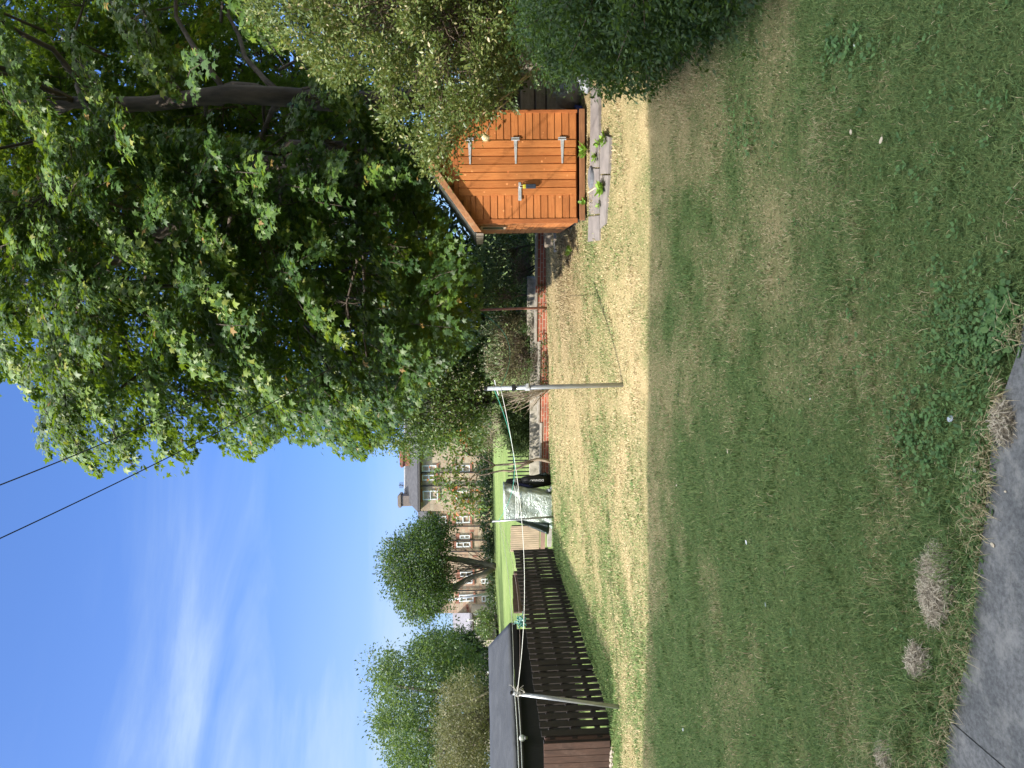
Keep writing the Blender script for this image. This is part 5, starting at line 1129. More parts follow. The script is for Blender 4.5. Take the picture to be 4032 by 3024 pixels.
def maple(name, label, C, rad, poly, n1, base, lean, tr, hole=None, holep=.12, nl=78, limbs=26, pale=None, extra=None):
    o = thing(name, label, 'tree', base)
    p = crown_points(C, rad, poly, n1, .52, hole, holep)
    if extra is not None: p = np.r_[p, extra]
    outd = (p - C) / rad ** 2; outd = unit(outd) * .8 + rng.normal(size=p.shape) * .35 + np.array([-.12, -.25, 0])
    a = sprays(p - unit(outd) * .35, outd, 1.2, nl, .114, .50, .20)
    z = a[0][:, 2] > terr(a[0][:, 0], a[0][:, 1]) + 1.2
    z &= sunkeep(a[0]); pr = proj(a[0]); z &= inpoly(pr[:, 0], pr[:, 1], poly) | (edgedist(pr[:, 0], pr[:, 1], poly) < 28)
    leaves('crown', a[0][z], a[1][z], a[2][z], a[3][z], a[4][z], maple_m, o, MAPLE_V, MAPLE_F)
    top = np.array([C[0], C[1], C[2] + rad[2] * .55]) ; base = np.asarray(base)
    pts = [base + (np.asarray(lean) - base) * u for u in np.linspace(-.05, 1, 7)] + [np.asarray(lean) + (top - np.asarray(lean)) * u for u in np.linspace(.2, 1, 6)]
    pts = [q + np.array([.06 * math.sin(i * 1.3), .05 * math.cos(i * 1.7), 0]) for i, q in enumerate(pts)]
    mb = MB(); nn = len(pts); mb.tube(pts, [tr * (1.3 if i == 0 else 1.05 - .75 * i / nn) for i in range(nn)], 14); mb.build('trunk', bark_d, o, True, smooth=True)
    mb = MB(); P_ = np.array(pts[4:]); sel = p[rng.choice(len(p), limbs, replace=False)]
    lim = []
    for s in sel:
        st = P_[np.argmin(np.abs(P_[:, 2] - (s[2] - 1.3)))]; L = np.linalg.norm(s - st); w1 = rng.normal(size=3) * .10 * L; w1[2] = abs(w1[2]) + .05 * L
        pl = [st + (s - st) * u + w1 * math.sin(math.pi * u) + rng.normal(size=3) * .014 * L * (0 < u < 1) for u in np.linspace(0, .97, 8)]
        mb.tube(pl, [tr * .24 * (1 - .85 * i / 7) + .006 for i in range(8)], 8); lim += pl[2:]
    mb.build('limbs', bark_d, o, True, smooth=True)
    lim = np.array(lim + list(P_)); tw = MB()
    ins = inpoly(*proj(a[5]).T[:2], poly)
    for s, e, ok_ in zip(p, a[5], ins):
        if not ok_: continue
        j = np.argmin(((lim - s) ** 2).sum(1))
        if np.linalg.norm(lim[j] - s) < 1.3: twigs(tw, [lim[j]], [s], .008, .006, .1, 4, 3)
        tw.tube([s, (s + e) / 2 + np.array([0, 0, .06]), e], [.008, .006, .003], 4, False)
    tw.build('twigs', twig_m, o, True, smooth=True)
    return o, p
bA_ = onground(P(2200, 395, 13.6)); bB_ = onground(P(2200, 590, 14.6))
CAX = volume([(-600, 700), (1300, 700), (1700, 620), (1700, 100), (1300, -300), (-600, -700)], 16.0, 19.5, 520, 250)
TA, pA = maple('maple_tree', 'broad maple with the thickest dark trunk standing behind the pale green shrub', CA, RA, CROWN_A, 850, bA_, P(900, 385, 13.8), .24, HOLE_A, .03, extra=CAX)
CBX = volume([(-500, 1480), (900, 1580), (1350, 1480), (1500, 1000), (1300, 700), (-500, 650)], 16.5, 19.5, 380, 250)
TBm, pB = maple('maple_tree', 'large leafy maple overhanging the lawn left of the shed, edged against the blue sky', CB, RB, CROWN_B, 1500, bB_, P(1150, 590, 14.8), .20, extra=CBX)
# long sunlit boughs that droop out in front of the crowns
def boughs(o, specs, C):
    ps = []; tp = []; nn = []; sz = []; tt = []; mb = MB()
    for (x0, y0, x1, y1, d, wd, n) in specs:
        e = P(x1, y1, d); s = P(x0, y0, d + 1.1); mid = (s + e) / 2 + np.array([0, 0, .22]); r0 = s + (C - s) * .22
        cur = lambda u: (s * (1 - u)[:, None] ** 2 + 2 * mid * (u * (1 - u))[:, None] + e * u[:, None] ** 2)
        u = rng.random(n) ** .85; ax_ = unit(e - s); sd = unit(np.cross(ax_, [0, 0, 1.])); w = wd * (1.1 - .75 * u) * rng.normal(size=n) * .55
        k = np.floor(u * 9); wob = (vnoise(u * 9, u * 0 + x0, 5) - .5) * .4
        q = cur(u) + sd * (w + wob * .5)[:, None] + np.c_[np.zeros((n, 2)), -.35 * np.abs(w) + rng.normal(size=n) * .06 + wob * .25] + rng.normal(size=(n, 3)) * .04
        ps.append(q); tp.append(ax_ * .5 + sd * np.sign(w)[:, None] * .45 + np.array([0, 0, -.65]) + rng.normal(size=(n, 3)) * .3); nn.append(np.array([-.45, -.45, .62]) + sd * np.sign(w)[:, None] * .25 + rng.normal(size=(n, 3)) * .27); sz.append(.125 * rng.uniform(.55, 1.2, n)); tt.append(np.clip(rng.normal(.55 + .25 * u, .17), 0, .96))
        us = np.linspace(0, .95, 8); mb.tube([r0] + list(cur(us)), [.03, .022, .018, .015, .012, .010, .008, .006, .003], 6, False)
        for j in range(14): a0 = cur(np.array([rng.uniform(.1, .95)]))[0]; mb.tube([a0, a0 + sd * rng.normal() * wd * .6 + ax_ * .12 - [0, 0, .08]], [.006, .003], 4, False)
    ps, tp, nn, sz, tt = (np.concatenate(v) for v in (ps, tp, nn, sz, tt)); z = sunkeep(ps)
    leaves('bough_leaves', ps[z], tp[z], nn[z], sz[z], tt[z], maple_m, o, MAPLE_V, MAPLE_F); mb.build('boughs', bark_d, o, True, smooth=True)
boughs(TA, [(-60, 20, 220, 540, 10.2, .42, 620), (270, 150, 430, 420, 10.4, .26, 260), (430, -20, 670, 380, 10.6, .34, 460), (330, 400, 640, 640, 10.3, .36, 480), (60, 380, 260, 620, 10.6, .30, 300), (880, -40, 1090, 190, 9.6, .28, 340), (-80, 600, 90, 900, 11.0, .4, 360), (560, 40, 700, 330, 10.9, .3, 320), (720, 640, 960, 830, 10.2, .34, 330), (1180, 230, 1420, 480, 11.4, .4, 380), (1300, 330, 1540, 620, 11.6, .42, 420)], CA)
boughs(TBm, [(480, 600, 900, 1010, 9.9, .46, 780), (340, 780, 570, 1060, 10.0, .40, 520), (500, 900, 920, 1250, 9.8, .44, 720), (1120, 680, 1290, 1010, 10.3, .40, 560), (1360, 760, 1570, 1140, 10.9, .36, 520), (840, 950, 980, 1260, 9.9, .34, 420), (300, 1090, 560, 1180, 10.0, .34, 380), (560, 1130, 820, 1500, 9.8, .42, 620), (1140, 1020, 1340, 1350, 10.3, .40, 560), (1500, 980, 1700, 1260, 11.2, .36, 460), (900, 1250, 1110, 1610, 10.2, .40, 520), (180, 1280, 400, 1640, 10.3, .40, 520), (600, 1420, 660, 1800, 10.2, .36, 430), (1240, 1330, 1440, 1640, 11.0, .38, 440), (60, 950, 330, 1180, 10.4, .38, 440), (1600, 760, 1760, 1010, 11.6, .36, 360), (260, 1520, 330, 1800, 10.4, .30, 300), (430, 1560, 520, 1840, 10.6, .3, 300), (1000, 700, 1130, 930, 10.4, .34, 340), (-60, 1250, 120, 1560, 10.6, .4, 420), (760, 800, 900, 1060, 10.0, .32, 360), (1420, 1180, 1560, 1480, 11.2, .34, 360), (1700, 1060, 1830, 1280, 11.8, .3, 300)], CB)
# pale leaning stem of a third, younger maple
pc = [onground(P(2000, 640, 12.9)), P(1850, 665, 12.9), P(1720, 690, 12.9), P(1560, 715, 13.0), P(1380, 730, 13.0), P(1200, 715, 13.1), P(1000, 705, 13.2), P(800, 690, 13.4)]
TC = thing('young_maple', 'slim pale stemmed maple forking just behind the shed roof', 'tree', pc[0])
mb = MB(); mb.tube(pc, [.15, .14, .13, .115, .09, .075, .06, .04], 12); mb.build('trunk', bark_p, TC, True, smooth=True)
mb = MB(); mb.tube([pc[3], P(1400, 690, 12.9), P(1200, 655, 13.0), P(1000, 660, 13.2)], [.08, .07, .06, .03], 10); mb.tube([P(1440, 760, 13.0), P(1330, 830, 13.0), P(1250, 900, 12.8)], [.07, .06, .03], 8); mb.tube([P(1650, 702, 13), P(1480, 830, 12.7), P(1340, 850, 12.6), P(1180, 960, 12.4)], [.06, .05, .04, .02], 8); mb.build('limbs', bark_p, TC, True, smooth=True)
cpts = volume([(1200, 600), (1250, 900), (1500, 880), (1690, 740), (1560, 560), (1350, 450), (1150, 470)], 11.2, 13.0, 60, 200)
od = rng.normal(size=cpts.shape) * .5 + np.array([-.4, -.8, 0]); a = sprays(cpts, od, .8, 44, .12, .5)
z = sunkeep(a[0]); leaves('crown', a[0][z], a[1][z], a[2][z], a[3][z], a[4][z], maple_m, TC, MAPLE_V, MAPLE_F)
tw = MB(); twigs(tw, np.array(pc)[rng.integers(2, 8, 60)], cpts, .012, .006, .06); tw.build('twigs', twig_m, TC, True)
# --- wood and undergrowth behind ----------------------------------------------
plant('background_tree', 'tall dark tree filling the shade behind the maples and the shed', 'tree', [(-500, 950), (900, 1000), (1500, 1150), (1850, 1250), (2030, 1200), (2060, 800), (2080, 450), (2050, -500), (300, -900), (-500, -700)], 22, 29, 2200, 34, .75, .28, dark_m, onground(P(2100, 700, 25)), .22, soft=200, ntw=150, twr=.03)  # darker leaf colour stands in for the shade behind the maples
plant('background_tree', 'dark mid green tree rising behind the brick wall and the rusty pole', 'tree', [(500, 1300), (1000, 1650), (1350, 1690), (1600, 1500), (1900, 1480), (2040, 1350), (2040, 1000), (1500, 950), (700, 950)], 21, 26, 800, 34, .7, .2, dark_m, onground(P(2110, 1250, 23)), .16, soft=200, ntw=120, twr=.03)
plant('cherry_laurel', 'pale green small leaved tree behind the middle clothes pole', 'tree', [(1330, 1560), (1350, 1740), (1440, 1765), (1540, 1740), (1600, 1790), (1700, 1780), (1790, 1750), (1900, 1660), (1950, 1560), (1900, 1430), (1820, 1290), (1680, 1270), (1500, 1380)], 20.5, 24.0, 760, 40, .40, .115, small_m, onground(P(2120, 1600, 22.4)), .07, group=None, soft=140, ntw=140, twr=.016, droop=.35)
plant('ivy_shrub', 'pale leaved shrub above the brick wall next to the shed', 'shrub', [(1870, 880), (1880, 1060), (1935, 1140), (1990, 1060), (2010, 880)], 18.6, 20.0, 46, 34, .24, .085, pale_m2, onground(P(2100, 960, 19.4)), .03, soft=70, ntw=30)
plant('bramble_thicket', 'dark tangled thicket behind the brick wall between the shed and the rusty pole', 'thicket', [(1950, 870), (1960, 1050), (1940, 1180), (1990, 1230), (2100, 1200), (2120, 870)], 18.8, 20.5, 90, 38, .22, .055, hedge_m, onground(P(2110, 1020, 19.7)), .02, soft=60, ntw=170, wood=twig_r, twr=.007, stems=5, jit=.9)
plant('elder_shrub', 'light green shrub just right of the rusty pole above the wall', 'shrub', [(1890, 1100), (1880, 1215), (1960, 1225), (2030, 1200), (2020, 1110)], 18.7, 19.8, 40, 36, .22, .075, small_m, onground(P(2105, 1160, 19.3)), .02, soft=60, ntw=40, wood=twig_r)
plant('forsythia_shrub', 'spiky topped shrub of upright arching shoots over brown twigs between the two tall poles', 'shrub', [(1940, 1235), (1930, 1440), (1950, 1530), (2100, 1540), (2110, 1235)], 19.4, 21.0, 240, 48, .20, .055, brush_m, onground(P(2115, 1390, 20.2)), .02, soft=60, ntw=330, wood=twig_r, twr=.007, stems=8, jit=.9)
fs_o = [o for o in bpy.data.objects if o.name.startswith('forsythia_shrub')][0]
mb = MB(); ps = []; tp = []; nn_ = []
for k in range(46):
    y0 = rng.uniform(1250, 1470); b_ = P(1985, y0 + rng.normal() * 10, 20.0 + rng.normal() * .3); t_ = P(rng.uniform(1885, 1940), y0 + rng.normal() * 22, 20.0 + rng.normal() * .3); mb.tube([b_, (b_ + t_) / 2, t_], [.008, .006, .003], 4, False)
    for u in np.linspace(.25, 1, 13):
        for s in (-1, 1): ps.append(b_ + (t_ - b_) * u); tp.append(unit(t_ - b_) * .7 + np.array([s * .8, rng.normal() * .5, .1])); nn_.append(rng.normal(size=3) + np.array([0, -.6, .6]))
mb.build('shoots', twig_p, fs_o, True); leaves('shoot_leaves', np.array(ps), np.array(tp), np.array(nn_), .075, rng.random(len(ps)), pale_m2, fs_o, LANCE_V * np.array([1.6, 1, 1]), LANCE_F)
plant('conifer_bush', 'deep green feathery conifer bush behind the wall by the railing', 'shrub', [(1975, 1560), (1985, 1700), (2000, 1765), (2080, 1790), (2100, 1690), (2110, 1560)], 20.9, 22.0, 260, 60, .18, .095, conifer_m, onground(P(2120, 1660, 21.5)), .03, LANCE_V, LANCE_F, soft=60, ntw=30, tipup=.5)
plant('scrub_bush', 'dry pale scrub beyond the wall above the conifer bush', 'shrub', [(1890, 1560), (1880, 1690), (1900, 1780), (1960, 1770), (1975, 1640), (1960, 1560)], 23.5, 25.5, 60, 32, .30, .07, brush_m, onground(P(2060, 1660, 24.5)), .02, soft=60, ntw=140, wood=twig_p, twr=.009, stems=5, jit=.9)
# thin branching tree at the end of the wall
rb_ = onground(P(2163, 1818, 20.0)); RW = thing('rowan_tree', 'small crooked twin stemmed tree with red tinged leaves at the end of the brick wall', 'tree', rb_); D_ = rb_[1]
mb = MB()
def stem(pix, r0, r1): pts = [P(x, y, D_ + dd) for x, y, dd in pix]; mb.tube(pts, [r0 + (r1 - r0) * i / (len(pts) - 1) for i in range(len(pts))], 9)
stem([(2168, 1818, 0), (2145, 1812, 0), (2118, 1808, 0), (2090, 1815, 0), (2060, 1822, .05), (2010, 1828, .1), (1975, 1830, .2), (1950, 1832, .3), (1920, 1815, .4), (1890, 1797, .5), (1850, 1790, .6)], .055, .012)
stem([(2100, 1814, 0), (2070, 1828, -.05), (2040, 1845, -.1), (2010, 1855, -.1), (1980, 1853, -.1), (1950, 1858, -.1), (1915, 1868, -.1), (1885, 1872, 0), (1850, 1880, 0)], .04, .014)
stem([(1950, 1832, .3), (1925, 1845, .2), (1895, 1850, .2), (1878, 1868, .1), (1860, 1852, .1), (1835, 1840, .2), (1800, 1830, .3)], .025, .010)
stem([(1880, 1870, 0), (1872, 1895, 0), (1862, 1915, 0), (1850, 1935, 0), (1835, 1960, 0)], .022, .008); stem([(1872, 1893, 0), (1862, 1908, .1), (1866, 1925, .1), (1858, 1940, .1)], .014, .006); stem([(1870, 1868, 0), (1845, 1890, 0), (1825, 1910, .2), (1800, 1930, .2)], .018, .006); stem([(1845, 1885, 0), (1800, 1880, .1), (1770, 1880, .1), (1720, 1890, .1)], .016, .006)
mb.build('trunk', simple('rowan_bark', (.42, .34, .26), (.16, .12, .09), .8, 9, (1, 1, .3), bs=.4), RW, True, smooth=True)
cc = np.r_[volume([(1700, 1880), (1715, 1960), (1770, 2020), (1860, 2030), (1905, 1985), (1890, 1920), (1840, 1900), (1830, 1850), (1760, 1830), (1710, 1840)], D_ - .6, D_ + .6, 46, 80), volume([(1770, 1700), (1760, 1830), (1850, 1830), (1900, 1780), (1880, 1710)], D_ - .2, D_ + 1.2, 22, 60)]
a = cluster_leaves(cc, 22, .22, .125, droop=.4, jit=.5); leaves('crown', *a[:4], np.clip(a[4] + (rng.random(len(a[4])) < .06) * .6, 0, 1), rowan_m, RW, OVAL_V, OVAL_F)
tw = MB(); tops = np.array([P(x, y, D_) for x, y in ((1850, 1880), (1835, 1955), (1800, 1925), (1725, 1890), (1800, 1830), (1850, 1795))]); twigs(tw, tops[[int(np.argmin(((tops - c_) ** 2).sum(1))) for c_ in cc]], cc, .007, .003, .06); tw.build('branches', twig_m, RW, True)
# bare twiggy plant by the middle pole
tb_ = onground(P(2155, 1532, 19.4)); BT_ = thing('bare_shrub', 'nearly leafless wiry shrub fanning out beside the middle clothes pole', 'shrub', tb_); mb = MB()
for k in range(26):
    e = P(rng.uniform(1955, 2090), rng.uniform(1545, 1625), 19.4 + rng.normal() * .3); m_ = tb_ + (e - tb_) * .45 + np.array([rng.normal() * .06, 0, .05]); mb.tube([tb_ + rng.normal(size=3) * [.03, .03, 0], m_, e], [.014, .010, .004], 5, False)
    for q in range(2): e2 = m_ + (e - m_) * rng.random() + rng.normal(size=3) * .18; mb.tube([m_ + (e - m_) * .2, e2], [.006, .003], 4, False)
mb.build('stems', twig_p, BT_, True); cc = volume([(1960, 1540), (1960, 1620), (2080, 1620), (2100, 1540)], 19.1, 19.7, 20, 40); a = cluster_leaves(cc, 5, .10, .06); leaves('leaves', *a[:4], a[4], small_m, BT_)
plant('trailing_ivy', 'ivy and bramble trailing over the concrete ledge behind the wall', 'ivy', [(2068, 1120), (2062, 1300), (2068, 1420), (2076, 1560), (2104, 1560), (2100, 1420), (2092, 1340), (2085, 1120)], 18.9, 19.9, 42, 26, .11, .05, hedge_m, onground(P(2108, 1350, 19.3)), .015, soft=30, ntw=40, wood=twig_r, twr=.005, trunk=False)
# little weeds along the wall foot
for i, (px, py, lab) in enumerate([(2130, 1215, 'tiny dark weed sprouting at the foot of the rusty pole'), (2128, 1160, 'small weed on the brick wall between the shed and the rusty pole'), (2130, 1345, 'weed hanging over the first step of the wall coping'), (2140, 1400, 'ragged weeds along the wall foot right of the middle pole'), (2140, 1470, 'thick weeds along the wall foot beside the middle pole')]):
    p = P(px, py, 18.3 + .003 * (py - 1150)); o = thing('wall_weed', lab, 'weed', onground(p), 0, 'weeds along the foot of the brick wall'); cc = np.array([p + np.array([rng.normal() * (.08 if i < 3 else .35), rng.normal() * .05, rng.normal() * .08]) for _ in range(4 if i < 3 else 12)]); a = cluster_leaves(cc, 16, .09, .06); leaves('leaves', *a[:4], a[4], hedge_m if i > 2 else small_m, o)
    mb = MB(); b0 = onground(p); [mb.tube([b0, c_], [.006, .003], 4) for c_ in cc]; mb.build('stem', twig_m, o, True)

# --- shrubs on the right ------------------------------------------------------
PRIV = [(1000, -500), (980, -150), (1010, 60), (1100, 150), (1200, 210), (1290, 290), (1340, 330), (1440, 290), (1470, 390), (1500, 430), (1530, 520), (1580, 480), (1620, 560), (1655, 640), (1690, 670), (1770, 670), (1780, 570), (1850, 530), (1900, 480), (1930, 440), (2010, 340), (2060, 150), (2060, -500)]
plant('privet_shrub', 'tall sunlit shrub with cream tipped leaves overhanging the shed roof', 'shrub', PRIV, 7.9, 9.75, 700, 92, .20, .055, privet_m, onground(P(2300, 100, 9.4)), .06, soft=240, ntw=320, wood=twig_r, twr=.010, stems=4, tipup=.35, droop=0, jit=.55, shell=.4)
plant('privet_shrub', 'shaded rear privet filling the gap between the sunlit shrub and the old sleepers', 'shrub', [(1150, -500), (1180, 60), (1350, 240), (1700, 380), (2040, 330), (2070, 150), (2070, -500)], 9.9, 12.4, 820, 56, .24, .066, hedge_m, onground(P(2200, 200, 11.4)), .05, soft=200, ntw=160, wood=twig_r, twr=.010, stems=4)
HEDGE_P = [(1990, -500), (2030, 60), (2060, 160), (2120, 250), (2200, 290), (2300, 290), (2390, 340), (2480, 350), (2530, 390), (2560, 330), (2600, 260), (2700, 240), (2760, 230), (2850, 250), (2900, 180), (2960, 150), (3060, 110), (3090, 40), (3100, -200), (3100, -500)]
hp0 = volume(HEDGE_P, 5.2, 8.3, 1500, 150)
u_ = hp0[:, 0] - hedge_x(hp0[:, 1]) > -.28; pr_ = proj(hp0); hp0 = hp0[u_]
HG = thing('overgrown_hedge', 'dark glossy leaved hedge spilling over the edge of the lawn in the shade', 'hedge', onground([4.0, 6.5, 0]))
lowc = []
for _ in range(420):
    y = rng.uniform(4.2, 8.6); x = hedge_x(np.array([y]))[0] + rng.uniform(0.02, .5) ** 1.0; zc = rng.uniform(.1, 1.0); lowc.append((x + .1 * zc, y, tz(x, y) + zc))
lowc = np.array(lowc); pr_ = proj(lowc); lowc = lowc[inpoly(pr_[:, 0], pr_[:, 1], HEDGE_P)]
cc = np.r_[hp0, lowc]
a = cluster_leaves(cc, 62, .19, .046, up=.7, droop=.25, jit=.5); z = a[0][:, 2] > terr(a[0][:, 0], a[0][:, 1]) + .02
leaves('leaves', a[0][z], a[1][z], a[2][z], a[3][z], a[4][z], hedge_m, HG)
tw = MB(); bs = np.array([onground([hedge_x(np.array([y]))[0] + .9 + .5 * rng.random(), y, 0]) for y in rng.uniform(4.3, 8.8, 22)]); sel = cc[rng.choice(len(cc), 420, replace=False)]
st = bs[[int(np.argmin(np.abs(bs[:, 1] - s[1]) + rng.random(len(bs)) * .6)) for s in sel]]; twigs(tw, st + np.array([0, 0, .1]), sel, .010, .003, .07); tw.build('branches', twig_r, HG, True)
# trailing sprigs
ps = []; tpv = []; nv = []; mb = MB()
for (x0, y0, x1, y1, d) in [(2480, 300, 2550, 390, 7.2), (2440, 300, 2500, 400, 7.6), (2560, 200, 2600, 330, 6.9), (2700, 150, 2755, 255, 6.3), (2800, 120, 2870, 250, 5.9), (2860, 100, 2890, 260, 5.7), (2350, 250, 2420, 360, 8.0), (2900, 60, 2990, 150, 5.2), (2520, 250, 2545, 370, 7.2)]:
    A_ = P(x0, y0, d + .2); E_ = P(x1, y1, d); A_[2] = max(A_[2], tz(A_[0], A_[1]) + .15); E_[2] = max(E_[2], tz(E_[0], E_[1]) + .07); mb.tube([A_, (A_ + E_) / 2 + np.array([0, 0, .06]), E_], [.006, .005, .003], 5)
    for u in np.linspace(.1, 1, 18): ps.append(A_ + (E_ - A_) * u + np.array([0, 0, .24 * u * (1 - u)])); s = rng.choice([-1, 1]); tpv.append(unit(E_ - A_) * .5 + np.array([s * .3, rng.normal() * .4, s * .6])); nv.append(rng.normal(size=3) * .6 + np.array([-.3, -.5, .7]))
mb.build('sprigs', twig_m, HG, True); leaves('sprig_leaves', np.array(ps), np.array(tpv), np.array(nv), .050 * rng.uniform(.7, 1.3, len(ps)), rng.random(len(ps)), hedge_m, HG)
# bent stalk with a dry seed head in front of the shed
kb_ = onground(P(2300, 250, 8.7)); KS = thing('seed_head_plant', 'tall thistle like plant with a pale dry seed head bending in front of the shed', 'plant', kb_)
stalk_m = simple('dry_stalk', (.56, .42, .26), (.38, .27, .17), .8, 20, (1, 1, .3), bs=.2)
mb = MB(); mb.tube([kb_, P(2180, 240, 8.7), P(2085, 285, 8.7), P(2030, 330, 8.7), P(2005, 395, 8.65), P(1960, 430, 8.65), P(1925, 500, 8.6), P(1908, 535, 8.6)], [.016, .015, .014, .012, .009, .007, .006, .006], 8); mb.tube([kb_ + [.05, .05, 0], P(2150, 250, 8.75), P(2065, 310, 8.72), P(2000, 370, 8.7), P(1925, 425, 8.7), P(1880, 470, 8.7)], [.017, .016, .015, .014, .012, .010], 8); mb.build('stalks', stalk_m, KS, True, smooth=True)
hd = P(1911, 541, 8.6); mb = MB(); mb.ball(hd, (.040, .040, .044), 16, 12, .12); mb.build('seed_head', simple('pale_seed_head', (.80, .70, .46), (.58, .46, .26), .9, 60, bs=.8, bd=.01), KS, True)
mb = MB()
for k in range(90): v_ = unit(rng.normal(size=3)); mb.tube([hd + v_ * .034, hd + v_ * .058], [.0025, .001], 3, False)
mb.build('bristles', simple('straw_bristle', (.72, .60, .36), (.55, .45, .26), .9, 30, bs=0), KS, True)
ps = []; tp = []; 
for (x, y, d, tx, ty) in [(2015, 340, 8.68, 2035, 445), (2030, 330, 8.66, 1990, 360), (2000, 400, 8.66, 2040, 450), (2050, 300, 8.7, 2010, 250), (2010, 350, 8.7, 2045, 330), (2085, 280, 8.7, 2120, 350), (2100, 260, 8.72, 2060, 200), (1945, 400, 8.7, 1935, 350)]:
    A_ = P(x, y, d); E_ = P(tx, ty, d - .12)
    for u in np.linspace(0, 1, 9):
        for s in (-1, 1): ps.append(A_ + (E_ - A_) * u); tp.append((unit(E_ - A_) + unit(np.cross(E_ - A_, [0, 1, 0])) * s * .9, .085 * (1.1 - .6 * u)))
leaves('leaves', np.array(ps), np.array([t[0] for t in tp]), rng.normal(size=(len(ps), 3)) * .35 + np.array([-.2, -.8, .6]), np.array([t[1] for t in tp]), rng.random(len(ps)), pale_m2, KS, OVAL_V * np.array([.8, 1, 1]), OVAL_F)

# --- far trees ------------------------------------------------------------------
def far_tree(name, label, poly, d0, d1, nc, k, rc, size, mat, trunks, group='trees between the houses', V=OVAL_V, Fc=OVAL_F, soft=120, bark=None, **kw):
    base = trunks[0][0][:3]; o = plant(name, label, 'tree', poly, d0, d1, nc, k, rc, size, mat, base, .1, V, Fc, group, soft, ntw=40, twr=.025, trunk=False, **kw)
    mb = MB()
    for tr in trunks: mb.tube([t[:3] for t in tr], [t[3] for t in tr], 10)
    mb.build('trunk', bark or bark_d, o, True, smooth=True); return o
def tk(*pts): return [np.r_[P(x, y, d), r] for x, y, d, r in pts]
far_tree('round_tree', 'round dark crowned tree with a forked trunk before the stone terrace', [(1520, 2170), (1525, 2240), (1545, 2320), (1580, 2380), (1630, 2420), (1690, 2440), (1735, 2400), (1765, 2390), (1765, 2320), (1745, 2250), (1760, 2170), (1790, 2100), (1765, 2055), (1700, 2050), (1650, 2060), (1610, 2100), (1560, 2130)], 46.5, 53, 190, 165, .95, .20, round_m, [tk((1952, 2232, 50, .26), (1930, 2228, 50, .23), (1860, 2212, 50, .21), (1790, 2200, 50, .2), (1700, 2190, 50, .1)), tk((1945, 2236, 50, .22), (1900, 2262, 49.6, .19), (1850, 2275, 49.5, .17), (1800, 2305, 49.5, .18), (1740, 2330, 49.5, .1)), tk((1940, 2234, 50, .16), (1915, 2250, 50, .1), (1890, 2240, 50, .05))], tipup=.2, bark=simple('grey_bark', (.20, .16, .13), (.10, .08, .065), .9, 4, (1, 1, .3), bs=.6))
far_tree('willow_tree', 'tallest feathery grey green tree at the picture edge beyond the black shed', [(1455, 2590), (1500, 2620), (1540, 2570), (1600, 2560), (1640, 2500), (1720, 2480), (1800, 2520), (1860, 2570), (1900, 2680), (1900, 3200), (1560, 3250), (1540, 3060), (1510, 2960), (1490, 2860), (1490, 2740), (1460, 2640)], 33, 40, 420, 120, .78, .165, willow_m, [tk((1950, 2740, 37, .22), (1880, 2735, 37, .2), (1700, 2720, 37, .12), (1560, 2700, 37, .05)), tk((1950, 2900, 37, .2), (1850, 2890, 37, .16), (1650, 2870, 37, .08))], V=LANCE_V * np.array([2.2, 1, 1]), Fc=LANCE_F, tipup=.35)
far_tree('leafy_tree', 'dark shaggy tree joining the round tree and the willow before the grey roof', [(1740, 2520), (1720, 2570), (1770, 2640), (1860, 2640), (1895, 2590), (1870, 2510), (1810, 2505)], 41, 45, 160, 70, .65, .2, dark_m, [tk((1950, 2560, 43, .18), (1800, 2550, 43, .12), (1680, 2520, 43, .05))], tipup=.2)
far_tree('birch_tree', 'olive brown small leaved birch rising behind the black shed roof', [(1745, 2700), (1740, 2800), (1725, 2900), (1730, 3100), (1730, 3250), (1925, 3250), (1925, 2900), (1915, 2760), (1850, 2660), (1790, 2660)], 24, 28, 420, 70, .42, .085, olive_m, [tk((1980, 2745, 26, .05), (1930, 2722, 26, .045), (1840, 2765, 26, .03), (1780, 2780, 26, .015)), tk((1980, 2870, 26, .05), (1890, 2866, 26, .04), (1800, 2860, 26, .02)), tk((1980, 2935, 26, .05), (1890, 2930, 26, .04), (1800, 2935, 26, .015))], bark=twig_p)
def far_hedge(name, label, poly, d0, d1, nc, k, rc, size, mat, cat='hedge', **kw):
    a_ = np.array(poly, float); c_ = a_.mean(0); return plant(name, label, cat, poly, d0, d1, nc, k, rc, size, mat, onground(P(a_[:, 0].max(), c_[1], (d0 + d1) / 2)), .04, soft=40, ntw=20, twr=.02, crown='foliage', **kw)
far_hedge('far_hedge', 'dark hedge along the far edge of the bright lawn below the tall house', [(1870, 1600), (1880, 1800), (1890, 1880), (1880, 1960), (1885, 2030), (1900, 2090), (1930, 2100), (1932, 1600)], 51, 54, 230, 30, .55, .2, dark_m)
far_hedge('far_hedge', 'dark uneven hedge under the round tree before the terrace', [(1910, 2100), (1905, 2160), (1920, 2240), (1930, 2300), (1920, 2390), (1945, 2420), (1942, 2100)], 51.5, 54, 110, 30, .5, .2, dark_m)
far_hedge('garden_bush', 'loose green bush in front of the low cream outbuilding', [(1880, 2415), (1870, 2470), (1900, 2530), (1945, 2520), (1940, 2410)], 49, 51, 60, 28, .42, .17, small_m, 'shrub')
far_hedge('garden_bush', 'dark bush half covering the cream gable behind the black shed ridge', [(1890, 2570), (1870, 2620), (1900, 2700), (1900, 2830), (1950, 2830), (1950, 2560)], 40, 43, 90, 28, .42, .17, dark_m, 'shrub')
far_hedge('garden_bush', 'green lawn edge shrub below the dry scrub and the maple', [(1860, 1540), (1850, 1740), (1900, 1790), (1930, 1700), (1940, 1540)], 30, 33, 80, 28, .4, .12, small_m, 'shrub')

